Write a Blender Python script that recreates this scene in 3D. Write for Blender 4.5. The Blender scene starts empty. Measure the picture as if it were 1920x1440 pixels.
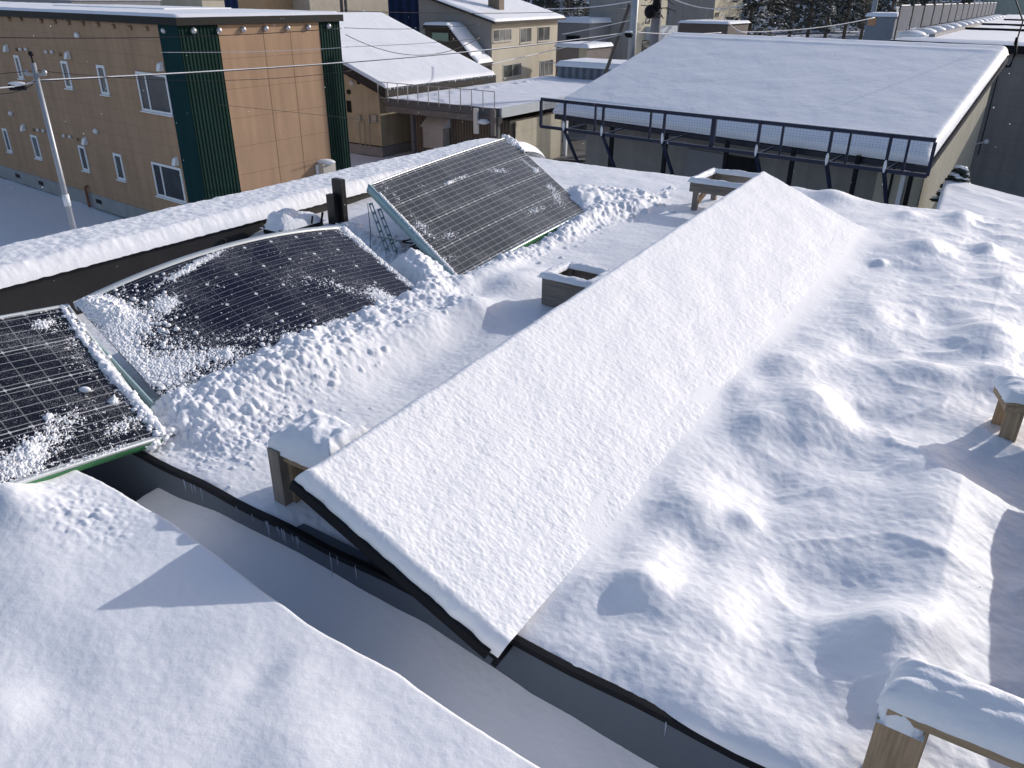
import bpy, math, random
import numpy as np
from mathutils import Vector, Matrix
random.seed(7)
SC = bpy.context.scene
COL = SC.collection

# ------------------------------------------------------------------ camera
F = 1470.0
CAMZ = 7.6
_p = math.radians(26.4); _r = math.radians(0.55)
FW = np.array((0, math.cos(_p), -math.sin(_p)))
_rt = np.array((1.0, 0, 0)); _up = np.array((0, math.sin(_p), math.cos(_p)))
RR = math.cos(_r)*_rt + math.sin(_r)*_up
UU = -math.sin(_r)*_rt + math.cos(_r)*_up
cd = bpy.data.cameras.new('camera'); cam = bpy.data.objects.new('camera', cd); COL.objects.link(cam)
m = Matrix([[RR[i], UU[i], -FW[i], (0, 0, CAMZ)[i]] for i in range(3)] + [[0, 0, 0, 1]])
cam.matrix_world = m
cd.sensor_width = 36; cd.lens = F/1920*36; cd.clip_start = .05; cd.clip_end = 3000
SC.camera = cam
def ray(x, y): return FW + (x-960)/F*RR + (720-y)/F*UU
def atz(x, y, z):
    d = ray(x, y); t = (z-CAMZ)/d[2]; return Vector((d[0]*t, d[1]*t, z))
def atY(x, y, Y):
    d = ray(x, y); t = Y/d[1]; return Vector((d[0]*t, Y, CAMZ+d[2]*t))
def proj(P):
    v = np.asarray(P, float) - np.array((0, 0, CAMZ))
    dz = v@FW
    return 960+F*(v@RR)/dz, 720-F*(v@UU)/dz
_A = math.radians(56.5)
US = np.array((math.cos(_A), math.sin(_A))); UT = np.array((math.sin(_A), -math.cos(_A)))
K = 1.6
def W(s, t, z):                      # roof frame (multiples of eye height over the roof) -> world
    return Vector((K*(s*US[0]+t*UT[0]), K*(s*US[1]+t*UT[1]), CAMZ+K*z))
def M(s, t, z):                      # same axes in metres, z from the ground
    return Vector((s*US[0]+t*UT[0], s*US[1]+t*UT[1], z))
def STu(px, py, z):                  # pixel of the survey photo -> roof frame at height z
    d = ray(px, py); k = z/d[2]; x, y = d[0]*k, d[1]*k
    return x*US[0]+y*US[1], x*UT[0]+y*UT[1]

# ------------------------------------------------------------------ noise
def _hash(ix, iy, seed):
    h = (ix.astype(np.int64)*374761393 + iy.astype(np.int64)*668265263 + seed*1274126177) & 0xffffffff
    h = ((h ^ (h >> 13))*1103515245) & 0xffffffff
    return (h ^ (h >> 16)) & 0xffff
def pn(x, y, seed=0):
    x = np.asarray(x, float); y = np.asarray(y, float)
    ix = np.floor(x); iy = np.floor(y); fx = x-ix; fy = y-iy
    u = fx*fx*fx*(fx*(fx*6-15)+10); v = fy*fy*fy*(fy*(fy*6-15)+10)
    def g(a, b):
        an = _hash(ix+a, iy+b, seed)*(2*math.pi/65536)
        return np.cos(an)*(fx-a)+np.sin(an)*(fy-b)
    return 1.4*((g(0, 0)*(1-u)+g(1, 0)*u)*(1-v)+(g(0, 1)*(1-u)+g(1, 1)*u)*v)
def fbm(x, y, o=4, seed=0, gain=.5):
    a = 1; r = 0
    for k in range(o):
        r = r+a*pn(x*2**k+k*17.3, y*2**k-k*9.1, seed+k); a *= gain
    return r
def ss(a, b, x):
    t = np.clip((x-a)/(b-a), 0, 1); return t*t*(3-2*t)

# ------------------------------------------------------------------ materials
def newmat(name):
    m = bpy.data.materials.new(name); m.use_nodes = True
    nt = m.node_tree; b = nt.nodes['Principled BSDF']; return m, nt, b
def N(nt, typ, **kw):
    n = nt.nodes.new(typ)
    for k, v in kw.items(): setattr(n, k, v)
    return n
def mat(name, col, rough=.6, metal=0, var=.12, vs=3.0, bump=0, bs=40, spec=.4, streak=0, fine=0):
    m, nt, b = newmat(name); L = nt.links
    b.inputs['Roughness'].default_value = rough; b.inputs['Metallic'].default_value = metal
    b.inputs['Specular IOR Level'].default_value = spec
    geo = N(nt, 'ShaderNodeNewGeometry')
    mp = N(nt, 'ShaderNodeMapping'); L.new(geo.outputs['Position'], mp.inputs[0])
    if streak: mp.inputs['Scale'].default_value = (1, 1, streak)
    n1 = N(nt, 'ShaderNodeTexNoise'); n1.inputs['Scale'].default_value = vs; n1.inputs['Detail'].default_value = 6
    L.new(mp.outputs[0], n1.inputs['Vector'])
    mx = N(nt, 'ShaderNodeMixRGB'); L.new(n1.outputs['Fac'], mx.inputs[0])
    mx.inputs[1].default_value = tuple(c*(1-var*1.6) for c in col)+(1,)
    mx.inputs[2].default_value = tuple(min(1, c*(1+var*1.6)) for c in col)+(1,)
    out = mx.outputs[0]
    L.new(out, b.inputs['Base Color'])
    if bump:
        n2 = N(nt, 'ShaderNodeTexNoise'); n2.inputs['Scale'].default_value = bs; n2.inputs['Detail'].default_value = 4
        L.new(geo.outputs['Position'], n2.inputs['Vector'])
        bp = N(nt, 'ShaderNodeBump'); bp.inputs['Strength'].default_value = bump; bp.inputs['Distance'].default_value = .01
        L.new(n2.outputs['Fac'], bp.inputs['Height']); L.new(bp.outputs[0], b.inputs['Normal'])
    return m
def snowmat(name, scale=70, strength=.5, dist=.004, col=(.86, .875, .90), s2=9, d2=.02, sss=.0):
    m, nt, b = newmat(name); L = nt.links
    b.inputs['Roughness'].default_value = .55; b.inputs['Specular IOR Level'].default_value = .25
    if sss:
        b.inputs['Subsurface Weight'].default_value = sss
        b.inputs['Subsurface Radius'].default_value = (.8, .9, 1.0); b.inputs['Subsurface Scale'].default_value = .012
    geo = N(nt, 'ShaderNodeNewGeometry')
    n1 = N(nt, 'ShaderNodeTexNoise'); n1.inputs['Scale'].default_value = 1.7; n1.inputs['Detail'].default_value = 3
    L.new(geo.outputs['Position'], n1.inputs['Vector'])
    mx = N(nt, 'ShaderNodeMixRGB'); L.new(n1.outputs['Fac'], mx.inputs[0])
    mx.inputs[1].default_value = tuple(c*.97 for c in col)+(1,); mx.inputs[2].default_value = col+(1,)
    L.new(mx.outputs[0], b.inputs['Base Color'])
    n2 = N(nt, 'ShaderNodeTexNoise'); n2.inputs['Scale'].default_value = scale; n2.inputs['Detail'].default_value = 3; n2.inputs['Roughness'].default_value = .6
    L.new(geo.outputs['Position'], n2.inputs['Vector'])
    bp = N(nt, 'ShaderNodeBump'); bp.inputs['Strength'].default_value = strength; bp.inputs['Distance'].default_value = dist
    L.new(n2.outputs['Fac'], bp.inputs['Height'])
    n3 = N(nt, 'ShaderNodeTexNoise'); n3.inputs['Scale'].default_value = s2; n3.inputs['Detail'].default_value = 4
    L.new(geo.outputs['Position'], n3.inputs['Vector'])
    bp2 = N(nt, 'ShaderNodeBump'); bp2.inputs['Strength'].default_value = .5; bp2.inputs['Distance'].default_value = d2
    L.new(n3.outputs['Fac'], bp2.inputs['Height']); L.new(bp.outputs[0], bp2.inputs['Normal'])
    L.new(bp2.outputs[0], b.inputs['Normal'])
    return m
def math2(nt, op, a, b=None, c=None):
    n = N(nt, 'ShaderNodeMath', operation=op)
    for i, v in enumerate((a, b, c)):
        if v is None: continue
        if isinstance(v, (int, float)): n.inputs[i].default_value = v
        else: nt.links.new(v, n.inputs[i])
    return n.outputs[0]
def sidingmat(name, col, du, pu, pz, z0=0, dark=.55, ribs=0, rough=.65, var=.06, lw=.02, vlines=None):
    """wall boards: joints every pz m in height and every pu m along the horizontal unit vector du; ribs = corrugation"""
    m, nt, b = newmat(name); L = nt.links
    b.inputs['Roughness'].default_value = .9; b.inputs['Specular IOR Level'].default_value = .12
    geo = N(nt, 'ShaderNodeNewGeometry')
    dt = N(nt, 'ShaderNodeVectorMath', operation='DOT_PRODUCT'); L.new(geo.outputs['Position'], dt.inputs[0])
    dt.inputs[1].default_value = (du[0], du[1], 0)
    u = dt.outputs['Value']
    sp = N(nt, 'ShaderNodeSeparateXYZ'); L.new(geo.outputs['Position'], sp.inputs[0]); z = sp.outputs['Z']
    fac = None
    if pz:
        f = math2(nt, 'FRACT', math2(nt, 'DIVIDE', math2(nt, 'SUBTRACT', z, z0-100*pz), pz))
        fac = math2(nt, 'LESS_THAN', f, lw/pz)
    if pu:
        f = math2(nt, 'FRACT', math2(nt, 'DIVIDE', math2(nt, 'ADD', u, 1000.0), pu))
        g = math2(nt, 'LESS_THAN', f, lw/pu); fac = g if fac is None else math2(nt, 'MAXIMUM', fac, g)
    n1 = N(nt, 'ShaderNodeTexNoise'); n1.inputs['Scale'].default_value = 1.5; n1.inputs['Detail'].default_value = 8
    L.new(geo.outputs['Position'], n1.inputs['Vector'])
    mx = N(nt, 'ShaderNodeMixRGB'); L.new(n1.outputs['Fac'], mx.inputs[0])
    mx.inputs[1].default_value = tuple(c*(1-var*2) for c in col)+(1,); mx.inputs[2].default_value = tuple(c*(1+var*2) for c in col)+(1,)
    out = mx.outputs[0]
    mp = N(nt, 'ShaderNodeMapping'); mp.inputs['Scale'].default_value = (2.6, 2.6, .22); L.new(geo.outputs['Position'], mp.inputs[0])
    ns = N(nt, 'ShaderNodeTexNoise'); ns.inputs['Scale'].default_value = 1.3; ns.inputs['Detail'].default_value = 7; L.new(mp.outputs[0], ns.inputs['Vector'])
    ms = N(nt, 'ShaderNodeMixRGB', blend_type='MULTIPLY'); ms.inputs[0].default_value = 1; L.new(out, ms.inputs[1])
    L.new(math2(nt, 'MULTIPLY_ADD', ns.outputs['Fac'], .5, .75), ms.inputs[2]); out = ms.outputs[0]
    if fac is not None:
        m2 = N(nt, 'ShaderNodeMixRGB', blend_type='MULTIPLY'); L.new(fac, m2.inputs[0]); L.new(out, m2.inputs[1])
        m2.inputs[2].default_value = (dark, dark, dark, 1); out = m2.outputs[0]
    L.new(out, b.inputs['Base Color'])
    if ribs:
        w = math2(nt, 'SINE', math2(nt, 'MULTIPLY', u, 2*math.pi/ribs))
        bp = N(nt, 'ShaderNodeBump'); bp.inputs['Strength'].default_value = 1; bp.inputs['Distance'].default_value = .02
        L.new(w, bp.inputs['Height']); L.new(bp.outputs[0], b.inputs['Normal'])
        m3 = N(nt, 'ShaderNodeMixRGB', blend_type='MULTIPLY'); m3.inputs[0].default_value = 1
        L.new(out, m3.inputs[1]); L.new(math2(nt, 'MULTIPLY_ADD', w, .22, .85), m3.inputs[2]); L.new(m3.outputs[0], b.inputs['Base Color'])
    return m
def glassmat(name, col=(.02, .025, .03)):
    m, nt, b = newmat(name); b.inputs['Base Color'].default_value = col+(1,)
    b.inputs['Roughness'].default_value = .08; b.inputs['Specular IOR Level'].default_value = .3
    L = nt.links
    geo = N(nt, 'ShaderNodeNewGeometry'); n1 = N(nt, 'ShaderNodeTexNoise'); n1.inputs['Scale'].default_value = .9
    L.new(geo.outputs['Position'], n1.inputs['Vector'])
    r = N(nt, 'ShaderNodeValToRGB'); r.color_ramp.elements[0].position = .40; r.color_ramp.elements[1].position = .75
    r.color_ramp.elements[0].color = tuple(c*.6 for c in col)+(1,); r.color_ramp.elements[1].color = tuple(min(1, c*1.6+.01) for c in col)+(1,)
    L.new(n1.outputs['Fac'], r.inputs[0]); L.new(r.outputs[0], b.inputs['Base Color'])
    return m
def woodmat(name, col, vertical=False):
    m, nt, b = newmat(name); L = nt.links
    b.inputs['Roughness'].default_value = .85; b.inputs['Specular IOR Level'].default_value = .2
    geo = N(nt, 'ShaderNodeNewGeometry'); sp = N(nt, 'ShaderNodeSeparateXYZ'); L.new(geo.outputs['Position'], sp.inputs[0])
    def dot(v):
        d = N(nt, 'ShaderNodeVectorMath', operation='DOT_PRODUCT'); L.new(geo.outputs['Position'], d.inputs[0]); d.inputs[1].default_value = v; return d.outputs['Value']
    u, v, w_ = dot((UT[0], UT[1], 0)), dot((US[0], US[1], 0)), sp.outputs['Z']
    sc = (110, 110, 5) if vertical else (5, 110, 110)
    cb = N(nt, 'ShaderNodeCombineXYZ')
    for k, q in enumerate((u, v, w_)): L.new(math2(nt, 'MULTIPLY', q, float(sc[k])), cb.inputs[k])
    n1 = N(nt, 'ShaderNodeTexNoise'); n1.inputs['Scale'].default_value = 1; n1.inputs['Detail'].default_value = 5; L.new(cb.outputs[0], n1.inputs['Vector'])
    n2 = N(nt, 'ShaderNodeTexNoise'); n2.inputs['Scale'].default_value = 6; L.new(geo.outputs['Position'], n2.inputs['Vector'])
    r = N(nt, 'ShaderNodeValToRGB'); r.color_ramp.elements[0].position = .25; r.color_ramp.elements[1].position = .75
    r.color_ramp.elements[0].color = tuple(c*.45 for c in col)+(1,); r.color_ramp.elements[1].color = tuple(c*1.25 for c in col)+(1,)
    L.new(math2(nt, 'ADD', math2(nt, 'MULTIPLY', n1.outputs['Fac'], .7), math2(nt, 'MULTIPLY', n2.outputs['Fac'], .3)), r.inputs[0]); L.new(r.outputs[0], b.inputs['Base Color'])
    bp = N(nt, 'ShaderNodeBump'); bp.inputs['Strength'].default_value = .5; bp.inputs['Distance'].default_value = .002
    L.new(n1.outputs['Fac'], bp.inputs['Height']); L.new(bp.outputs[0], b.inputs['Normal'])
    return m
def panelmat(name, cell, line, diam_u, full_cells, nb, frost=.3):
    """solar cells from UV (one unit = one cell)"""
    m, nt, b = newmat(name); L = nt.links
    b.inputs['Roughness'].default_value = .22; b.inputs['Specular IOR Level'].default_value = .28
    uv = N(nt, 'ShaderNodeUVMap'); sp = N(nt, 'ShaderNodeSeparateXYZ'); L.new(uv.outputs[0], sp.inputs[0])
    u, v = sp.outputs['X'], sp.outputs['Y']
    def dist(x):                      # distance to the nearest integer
        return math2(nt, 'ABSOLUTE', math2(nt, 'SUBTRACT', math2(nt, 'FRACT', math2(nt, 'ADD', x, .5)), .5))
    du = dist(u); dv = dist(v)
    if full_cells:
        lu = math2(nt, 'LESS_THAN', du, .010); lv = math2(nt, 'LESS_THAN', dv, .008)
        gap = math2(nt, 'MULTIPLY', math2(nt, 'MAXIMUM', lu, lv), .12)
        dm = math2(nt, 'LESS_THAN', math2(nt, 'ADD', du, dv), .065)
        gap = math2(nt, 'MAXIMUM', gap, dm)
    else:
        lu = math2(nt, 'MULTIPLY', math2(nt, 'LESS_THAN', du, .028), .28); lv = math2(nt, 'LESS_THAN', dv, .013)
        dm = math2(nt, 'LESS_THAN', math2(nt, 'ADD', math2(nt, 'MULTIPLY', du, .5), dv), .045)
        gap = math2(nt, 'MAXIMUM', math2(nt, 'MAXIMUM', lu, math2(nt, 'MULTIPLY', lv, .75)), dm)
    bb = dist(math2(nt, 'ADD', math2(nt, 'MULTIPLY', v, nb), .5))
    bus = math2(nt, 'MULTIPLY', math2(nt, 'LESS_THAN', bb, .035 if full_cells else .05), .35 if full_cells else .42)
    fac = math2(nt, 'MAXIMUM', gap, bus)
    mx = N(nt, 'ShaderNodeMixRGB'); L.new(fac, mx.inputs[0]); mx.inputs[1].default_value = cell+(1,); mx.inputs[2].default_value = line+(1,)
    # frost film: fine melt specks
    geo = N(nt, 'ShaderNodeNewGeometry')
    n1 = N(nt, 'ShaderNodeTexNoise'); n1.inputs['Scale'].default_value = 260; n1.inputs['Detail'].default_value = 2
    n2 = N(nt, 'ShaderNodeTexNoise'); n2.inputs['Scale'].default_value = 5; n2.inputs['Detail'].default_value = 4
    for n in (n1, n2): L.new(geo.outputs['Position'], n.inputs['Vector'])
    th = math2(nt, 'MULTIPLY_ADD', n2.outputs['Fac'], -.42, .86)
    sn = math2(nt, 'MULTIPLY', math2(nt, 'GREATER_THAN', n1.outputs['Fac'], th), frost)
    m2 = N(nt, 'ShaderNodeMixRGB'); L.new(sn, m2.inputs[0]); L.new(mx.outputs[0], m2.inputs[1]); m2.inputs[2].default_value = (.8, .82, .86, 1)
    L.new(m2.outputs[0], b.inputs['Base Color'])
    L.new(math2(nt, 'MULTIPLY_ADD', n2.outputs['Fac'], .3, .15), b.inputs['Roughness'])
    return m

SNOW = snowmat('roof_snow_mat', 75, .32, .004, d2=.004)
SNOWC = snowmat('clump_snow_mat', 110, .5, .004, d2=.008)
SNOWF = snowmat('far_snow_mat', 5, .35, .03, s2=.8, d2=.08)
BLACKM = mat('black_metal', (.009, .010, .013), .6, 0, .3, 4, spec=.15)
BLACKP = mat('black_parapet', (.014, .013, .013), .5, 0, .4, 5, .15, 30)
SLATE = mat('slate_wall', (.10, .125, .155), .5, 0, .12, 2.2, .1, 30, streak=.15)
MINT = mat('mint_frame', (.33, .46, .47), .45, .2, .1, 8, .1, 60)
WHITEF = mat('pale_frame', (.60, .64, .64), .4, .3, .06, 8)
GREENF = mat('green_frame', (.045, .19, .07), .45, 0, .2, 6)
WOOD = woodmat('weathered_wood', (.42, .31, .20)); WOODV = woodmat('weathered_wood_upright', (.42, .31, .20), True)
WOODG = woodmat('grey_wood', (.27, .235, .20)); WOODGV = woodmat('grey_wood_upright', (.27, .235, .20), True)
CABLE = mat('black_cable', (.015, .015, .017), .6)
ICE = mat('ice', (.36, .42, .50), .15, 0, .1, 20)

# ------------------------------------------------------------------ objects
def link(name, me, parent=None, loc=(0, 0, 0)):
    o = bpy.data.objects.new(name, me); COL.objects.link(o); o.location = loc
    if parent is not None: o.parent = parent
    return o
def tag(o, label=None, cat=None, group=None, kind=None):
    if label: o['label'] = label
    if cat: o['category'] = cat
    if group: o['group'] = group
    if kind: o['kind'] = kind
    return o
def thing(name, loc, label, cat, group=None):
    o = bpy.data.objects.new(name, None); COL.objects.link(o); o.location = Vector(loc); o.empty_display_size = .2
    return tag(o, label, cat, group)
def wloc(o):
    v = Vector((0, 0, 0))
    while o is not None: v += Vector(o.location); o = o.parent
    return v
class MB:
    def __init__(s): s.v = []; s.f = []
    def add(s, vs, fs):
        n = len(s.v); s.v += [Vector(v) for v in vs]; s.f += [tuple(n+i for i in f) for f in fs]; return s
    def par(s, o, a, b, c):            # parallelepiped: corner o, edge vectors a b c
        o, a, b, c = map(Vector, (o, a, b, c))
        vs = [o, o+a, o+a+b, o+b, o+c, o+a+c, o+a+b+c, o+b+c]
        fs = [(0, 3, 2, 1), (4, 5, 6, 7), (0, 1, 5, 4), (1, 2, 6, 5), (2, 3, 7, 6), (3, 0, 4, 7)]
        if a.cross(b).dot(c) < 0: fs = [f[::-1] for f in fs]
        return s.add(vs, fs)
    def hexa(s, q0, q1):               # two matching quads (bottom, top)
        vs = list(q0)+list(q1)
        return s.add(vs, [(3, 2, 1, 0), (4, 5, 6, 7), (0, 1, 5, 4), (1, 2, 6, 5), (2, 3, 7, 6), (3, 0, 4, 7)])
    def bar(s, p, q, w, h=None, up=(0, 0, 1)):
        h = h or w; p, q = Vector(p), Vector(q); d = (q-p)
        if d.length < 1e-6: return s
        dn = d.normalized(); u = Vector(up)
        if abs(dn.dot(u)) > .98: u = Vector((US[0], US[1], 0))
        x = dn.cross(u).normalized(); y = x.cross(dn).normalized()
        return s.par(p-x*w/2-y*h/2, x*w, y*h, d)
    def tube(s, pts, r, n=8, cap=True):
        pts = [Vector(p) for p in pts]; rs = r if isinstance(r, (list, tuple)) else [r]*len(pts)
        base = len(s.v)
        for i, p in enumerate(pts):
            d = (pts[min(i+1, len(pts)-1)]-pts[max(i-1, 0)]).normalized()
            u = Vector((0, 0, 1)) if abs(d.z) < .9 else Vector((1, 0, 0))
            x = d.cross(u).normalized(); y = x.cross(d)
            for k in range(n):
                a = 2*math.pi*k/n; s.v.append(p+(x*math.cos(a)+y*math.sin(a))*rs[i])
        for i in range(len(pts)-1):
            for k in range(n):
                a = base+i*n+k; b2 = base+i*n+(k+1) % n
                s.f.append((a, b2, b2+n, a+n))
        if cap:
            s.f.append(tuple(base+k for k in range(n))[::-1]); s.f.append(tuple(base+(len(pts)-1)*n+k for k in range(n)))
        return s
    def ball(s, c, r, sq=(1, 1, 1), n=6, jit=0):
        c = Vector(c); base = len(s.v); rows = n; cols = n*2
        for i in range(rows+1):
            th = math.pi*i/rows
            for k in range(cols):
                ph = 2*math.pi*k/cols; q = 1+(random.random()-.5)*jit*(0 if i in (0, rows) else 1)
                s.v.append(c+Vector((math.sin(th)*math.cos(ph)*r*sq[0]*q, math.sin(th)*math.sin(ph)*r*sq[1]*q, math.cos(th)*r*sq[2]*q)))
        for i in range(rows):
            for k in range(cols):
                a = base+i*cols+k; b2 = base+i*cols+(k+1) % cols
                s.f.append((a, a+cols, b2+cols, b2))
        return s
    def build(s, name, m, parent=None, smooth=False):
        me = bpy.data.meshes.new(name); off = wloc(parent) if parent is not None else Vector((0, 0, 0))
        me.from_pydata([v-off for v in s.v], [], s.f); me.materials.append(m); me.update()
        if smooth: me.polygons.foreach_set('use_smooth', [True]*len(me.polygons))
        return link(name, me, parent)
def npmesh(name, V, Fq, m, parent=None, smooth=True, uv=None):
    V = np.asarray(V, np.float32).reshape(-1, 3); Fq = np.asarray(Fq, np.int32).reshape(-1, 4)
    if parent is not None: V = V-np.array(wloc(parent), np.float32)
    me = bpy.data.meshes.new(name)
    me.vertices.add(len(V)); me.vertices.foreach_set('co', V.ravel())
    me.loops.add(Fq.size); me.loops.foreach_set('vertex_index', Fq.ravel())
    me.polygons.add(len(Fq)); me.polygons.foreach_set('loop_start', np.arange(0, Fq.size, 4, dtype=np.int32))
    me.polygons.foreach_set('loop_total', np.full(len(Fq), 4, np.int32))
    me.update(calc_edges=True); me.validate()
    if smooth: me.polygons.foreach_set('use_smooth', np.ones(len(Fq), bool))
    if uv is not None:
        l = me.uv_layers.new(name='UVMap'); l.data.foreach_set('uv', np.asarray(uv, np.float32)[Fq.ravel()].ravel())
    me.materials.append(m)
    return link(name, me, parent)
def gridfaces(n, mm, flip=False):
    i = np.arange(n-1)[:, None]*mm+np.arange(mm-1)[None, :]
    q = np.stack((i, i+mm, i+mm+1, i+1), -1).reshape(-1, 4)
    return q[:, ::-1] if flip else q
def clean(Fq, keep):                   # faces whose any vertex is kept
    return Fq[keep[Fq].any(1)]

# ------------------------------------------------------------------ light
w = bpy.data.worlds.new('World'); SC.world = w; w.use_nodes = True
nt = w.node_tree; bg = nt.nodes['Background']; sky = nt.nodes.new('ShaderNodeTexSky'); sky.sky_type = 'NISHITA'; sky.sun_disc = False
SUND = Vector((2.35*US[0]+1.02*UT[0], 2.35*US[1]+1.02*UT[1], 1.0)).normalized()
sky.sun_elevation = math.asin(SUND.z); sky.sun_rotation = math.atan2(SUND.x, SUND.y)
sky.dust_density = 1.5; sky.air_density = 1.0
tint = nt.nodes.new('ShaderNodeMixRGB'); tint.blend_type = 'MULTIPLY'; tint.inputs[0].default_value = 1; tint.inputs[2].default_value = (1.06, .99, 1.03, 1)
nt.links.new(sky.outputs[0], tint.inputs[1]); nt.links.new(tint.outputs[0], bg.inputs[0]); bg.inputs[1].default_value = .15
sd = bpy.data.lights.new('sun', 'SUN'); sd.energy = 3.0; sd.angle = math.radians(.5); sd.color = (1, .955, .905)
so = bpy.data.objects.new('sun', sd); COL.objects.link(so); so.rotation_euler = SUND.to_track_quat('Z', 'Y').to_euler()
SC.view_settings.view_transform = 'Standard'; SC.view_settings.look = 'None'; SC.view_settings.exposure = 0

# ================================================================== NEAR: our roof
# ------------------------------------------------------------------ building bodies
b = thing('flat_roof_building', M(8, -1.5, 0), 'dark slate building whose flat snowy roof carries the solar panels', 'building')
S0, S1, T0, T1 = .862*K, 4.86*K, -3.32*K, 1.5*K
MB().par(M(S0, T0, 0), M(S1-S0, 0, 0)-M(0, 0, 0), M(0, T1-T0, 0), (0, 0, 5.70)).build('wall', SLATE, b)
MB().par(M(S0, T0, 5.70), M(.05, 0, 0)-M(0, 0, 0), M(0, T1-T0, 0), (0, 0, .28)).build('fascia', SLATE, b)
MB().par(M(S1-.05, T0, 5.70), M(.05, 0, 0)-M(0, 0, 0), M(0, T1-T0, 0), (0, 0, .2)).build('fascia', SLATE, b)
# black drip edge along the front and back
mb = MB()
prev = None
for i in range(60):
    t = -1.75+i*(1.6+1.75)/59
    p = W(.862-.004, t, -1.008+.0025*math.sin(i*1.3)+.002*math.sin(i*.37))
    if prev is not None: mb.bar(prev, p, .022, .022)
    prev = p
mb.build('drip_edge', BLACKM, b)
# parapet on the left
mb = MB(); mb.par(W(.9, -3.30, -1.15), W(3.80, 0, 0)-W(0, 0, 0), W(0, .295, 0)-W(0, 0, 0), (0, 0, .215*K)); mb.build('parapet', BLACKP, b)
# parapet snow
n1, n2 = 900, 70
sa = np.linspace(.88, 4.93, n1); tb = np.linspace(-3.335, -2.985, n2)
S, T = np.meshgrid(sa, tb, indexing='ij')
e = np.minimum((T+3.335), (-2.985-T)); er = ss(0, .05, e)**.5
zz = -.938+.048*er+.004*fbm(S*4, T*4, 3, 3)+.0028*fbm(S*26, T*26, 3, 5)
zz = np.where(e < .002, -.955+.003*pn(S*30, T*2, 9), zz)
ef = np.clip((4.93-S)/.42, 0, 1); zz = -1.08+(zz+1.08)*np.sqrt(1-(1-ef)**2)**1.0
X = K*(S*US[0]+T*UT[0]); Y = K*(S*US[1]+T*UT[1])
npmesh('parapet_snow', np.stack((X, Y, CAMZ+K*zz), -1), gridfaces(n1, n2, True), SNOW, b)
# icicles under the drip edge
ict = [(-1.17+random.gauss(0, .07)) for _ in range(16)]+[(-1.42+random.gauss(0, .03)) for _ in range(5)]+[-1.0, -.98, -.93, -.27]
for t in ict:
    z = random.uniform(.015, .05)*(1.6 if abs(t+1.0) < .01 else 1)
    MB().tube([W(.852, t, -1.01), W(.852, t, -1.01-z*.6), W(.852, t, -1.01-z)], [.0022, .0014, .0005], 6).build('icicle', ICE, b, True)

# ------------------------------------------------------------------ roof snow height field
def geom(a, b_, g0, g1):               # graded spacing growing with distance
    n = int(math.log(b_/a)/g0)+1; return a*np.exp(np.linspace(0, math.log(b_/a), n))
sA = geom(.852, 4.92, .0028, 0)
tA = np.arange(-3.02, .80, .0044)
S, T = np.meshgrid(sA, tA, indexing='ij')
Z = np.full(S.shape, -1.0)
Z += .010*fbm(S*1.6, T*1.6, 3, 11)+.0028*fbm(S*7, T*7, 3, 12)
right = ss(-.75, -.35, T)
# wind-worked drifts right of the row
dr = fbm(S*2.6+.6*T, T*3.6, 4, 21, .36)
ridg = 1-np.abs(fbm(S*3.4-.8*T, T*3.0+.5, 2, 33, .4))*1.8
Z += right*(.0135*dr+.008*np.clip(ridg, 0, 1)**2*ss(-.5, -.1, T)+.0028*fbm(S*11, T*11, 3, 25))
def bump(px, py, h, rs, rt=None, z=-1.0, p=1.0, rot=0):
    global Z
    s0, t0 = STu(px, py, z); rt = rt or rs
    c, s_ = math.cos(rot), math.sin(rot)
    a = (S-s0)*c+(T-t0)*s_; b_ = -(S-s0)*s_+(T-t0)*c
    Z += h*np.exp(-((a/rs)**2+(b_/rt)**2)**p)
for a in [(1735, 470, .042, .13, .085), (1705, 480, .02, .2, .12), (1800, 412, .045, .13, .07), (1850, 470, .035, .09, .05), (1700, 405, .03, .1, .06), (1880, 525, .03, .1, .08),
          (1650, 492, .018, .03, .03), (1560, 372, .05, .13, .12), (1500, 350, .03, .2, .1), (1525, 770, .036, .11, .09), (1500, 790, .03, .16, .12), (1415, 800, .03, .08, .06), (1640, 590, .02, .16, .06),
          (1730, 705, .045, .10, .13), (1850, 640, .05, .14, .10), (1870, 720, .04, .1, .1), (1400, 975, .014, .035, .03), (1300, 950, .03, .10, .07),
          (1200, 1115, .032, .055, .05), (1240, 1070, .02, .10, .08), (1100, 1110, .02, .08, .06), (1590, 1205, .034, .085, .075), (1660, 1210, .030, .08, .06),
          (1735, 1205, .02, .09, .035), (1690, 1320, .03, .07, .05), (1330, 1160, .02, .12, .08), (1480, 690, .02, .12, .07), (1260, 880, .012, .12, .05), (1390, 740, .02, .09, .05)]:
    bump(*a)
for a in [(1610, 1090, -.020, .12, .12), (1500, 1100, -.015, .12, .08), (1450, 905, -.03, .10, .08), (1630, 780, -.03, .08, .1), (1640, 660, -.02, .1, .1), (1300, 1040, -.025, .1, .06), (1540, 850, -.02, .1, .12), (1760, 600, -.03, .12, .1), (1690, 900, -.01, .1, .1)]:
    bump(*a)
# long ridge running away from the near frame, and the trough to its right
rs_ = np.array([.70, 1.0, 1.25, 1.42, 1.62, 1.80, 2.0, 2.3]); rt_ = np.array([.02, .035, .045, .05, .035, .01, -.02, -.04])
rc = np.interp(S, rs_, rt_)
ramp = ss(.95, 1.25, S)*(1-ss(1.78, 2.15, S))
Z += ramp*(.034*np.exp(-((T-rc+.03)/.095)**2))
Z -= ramp*.018*ss(-.04, .26, T-rc)
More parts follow.
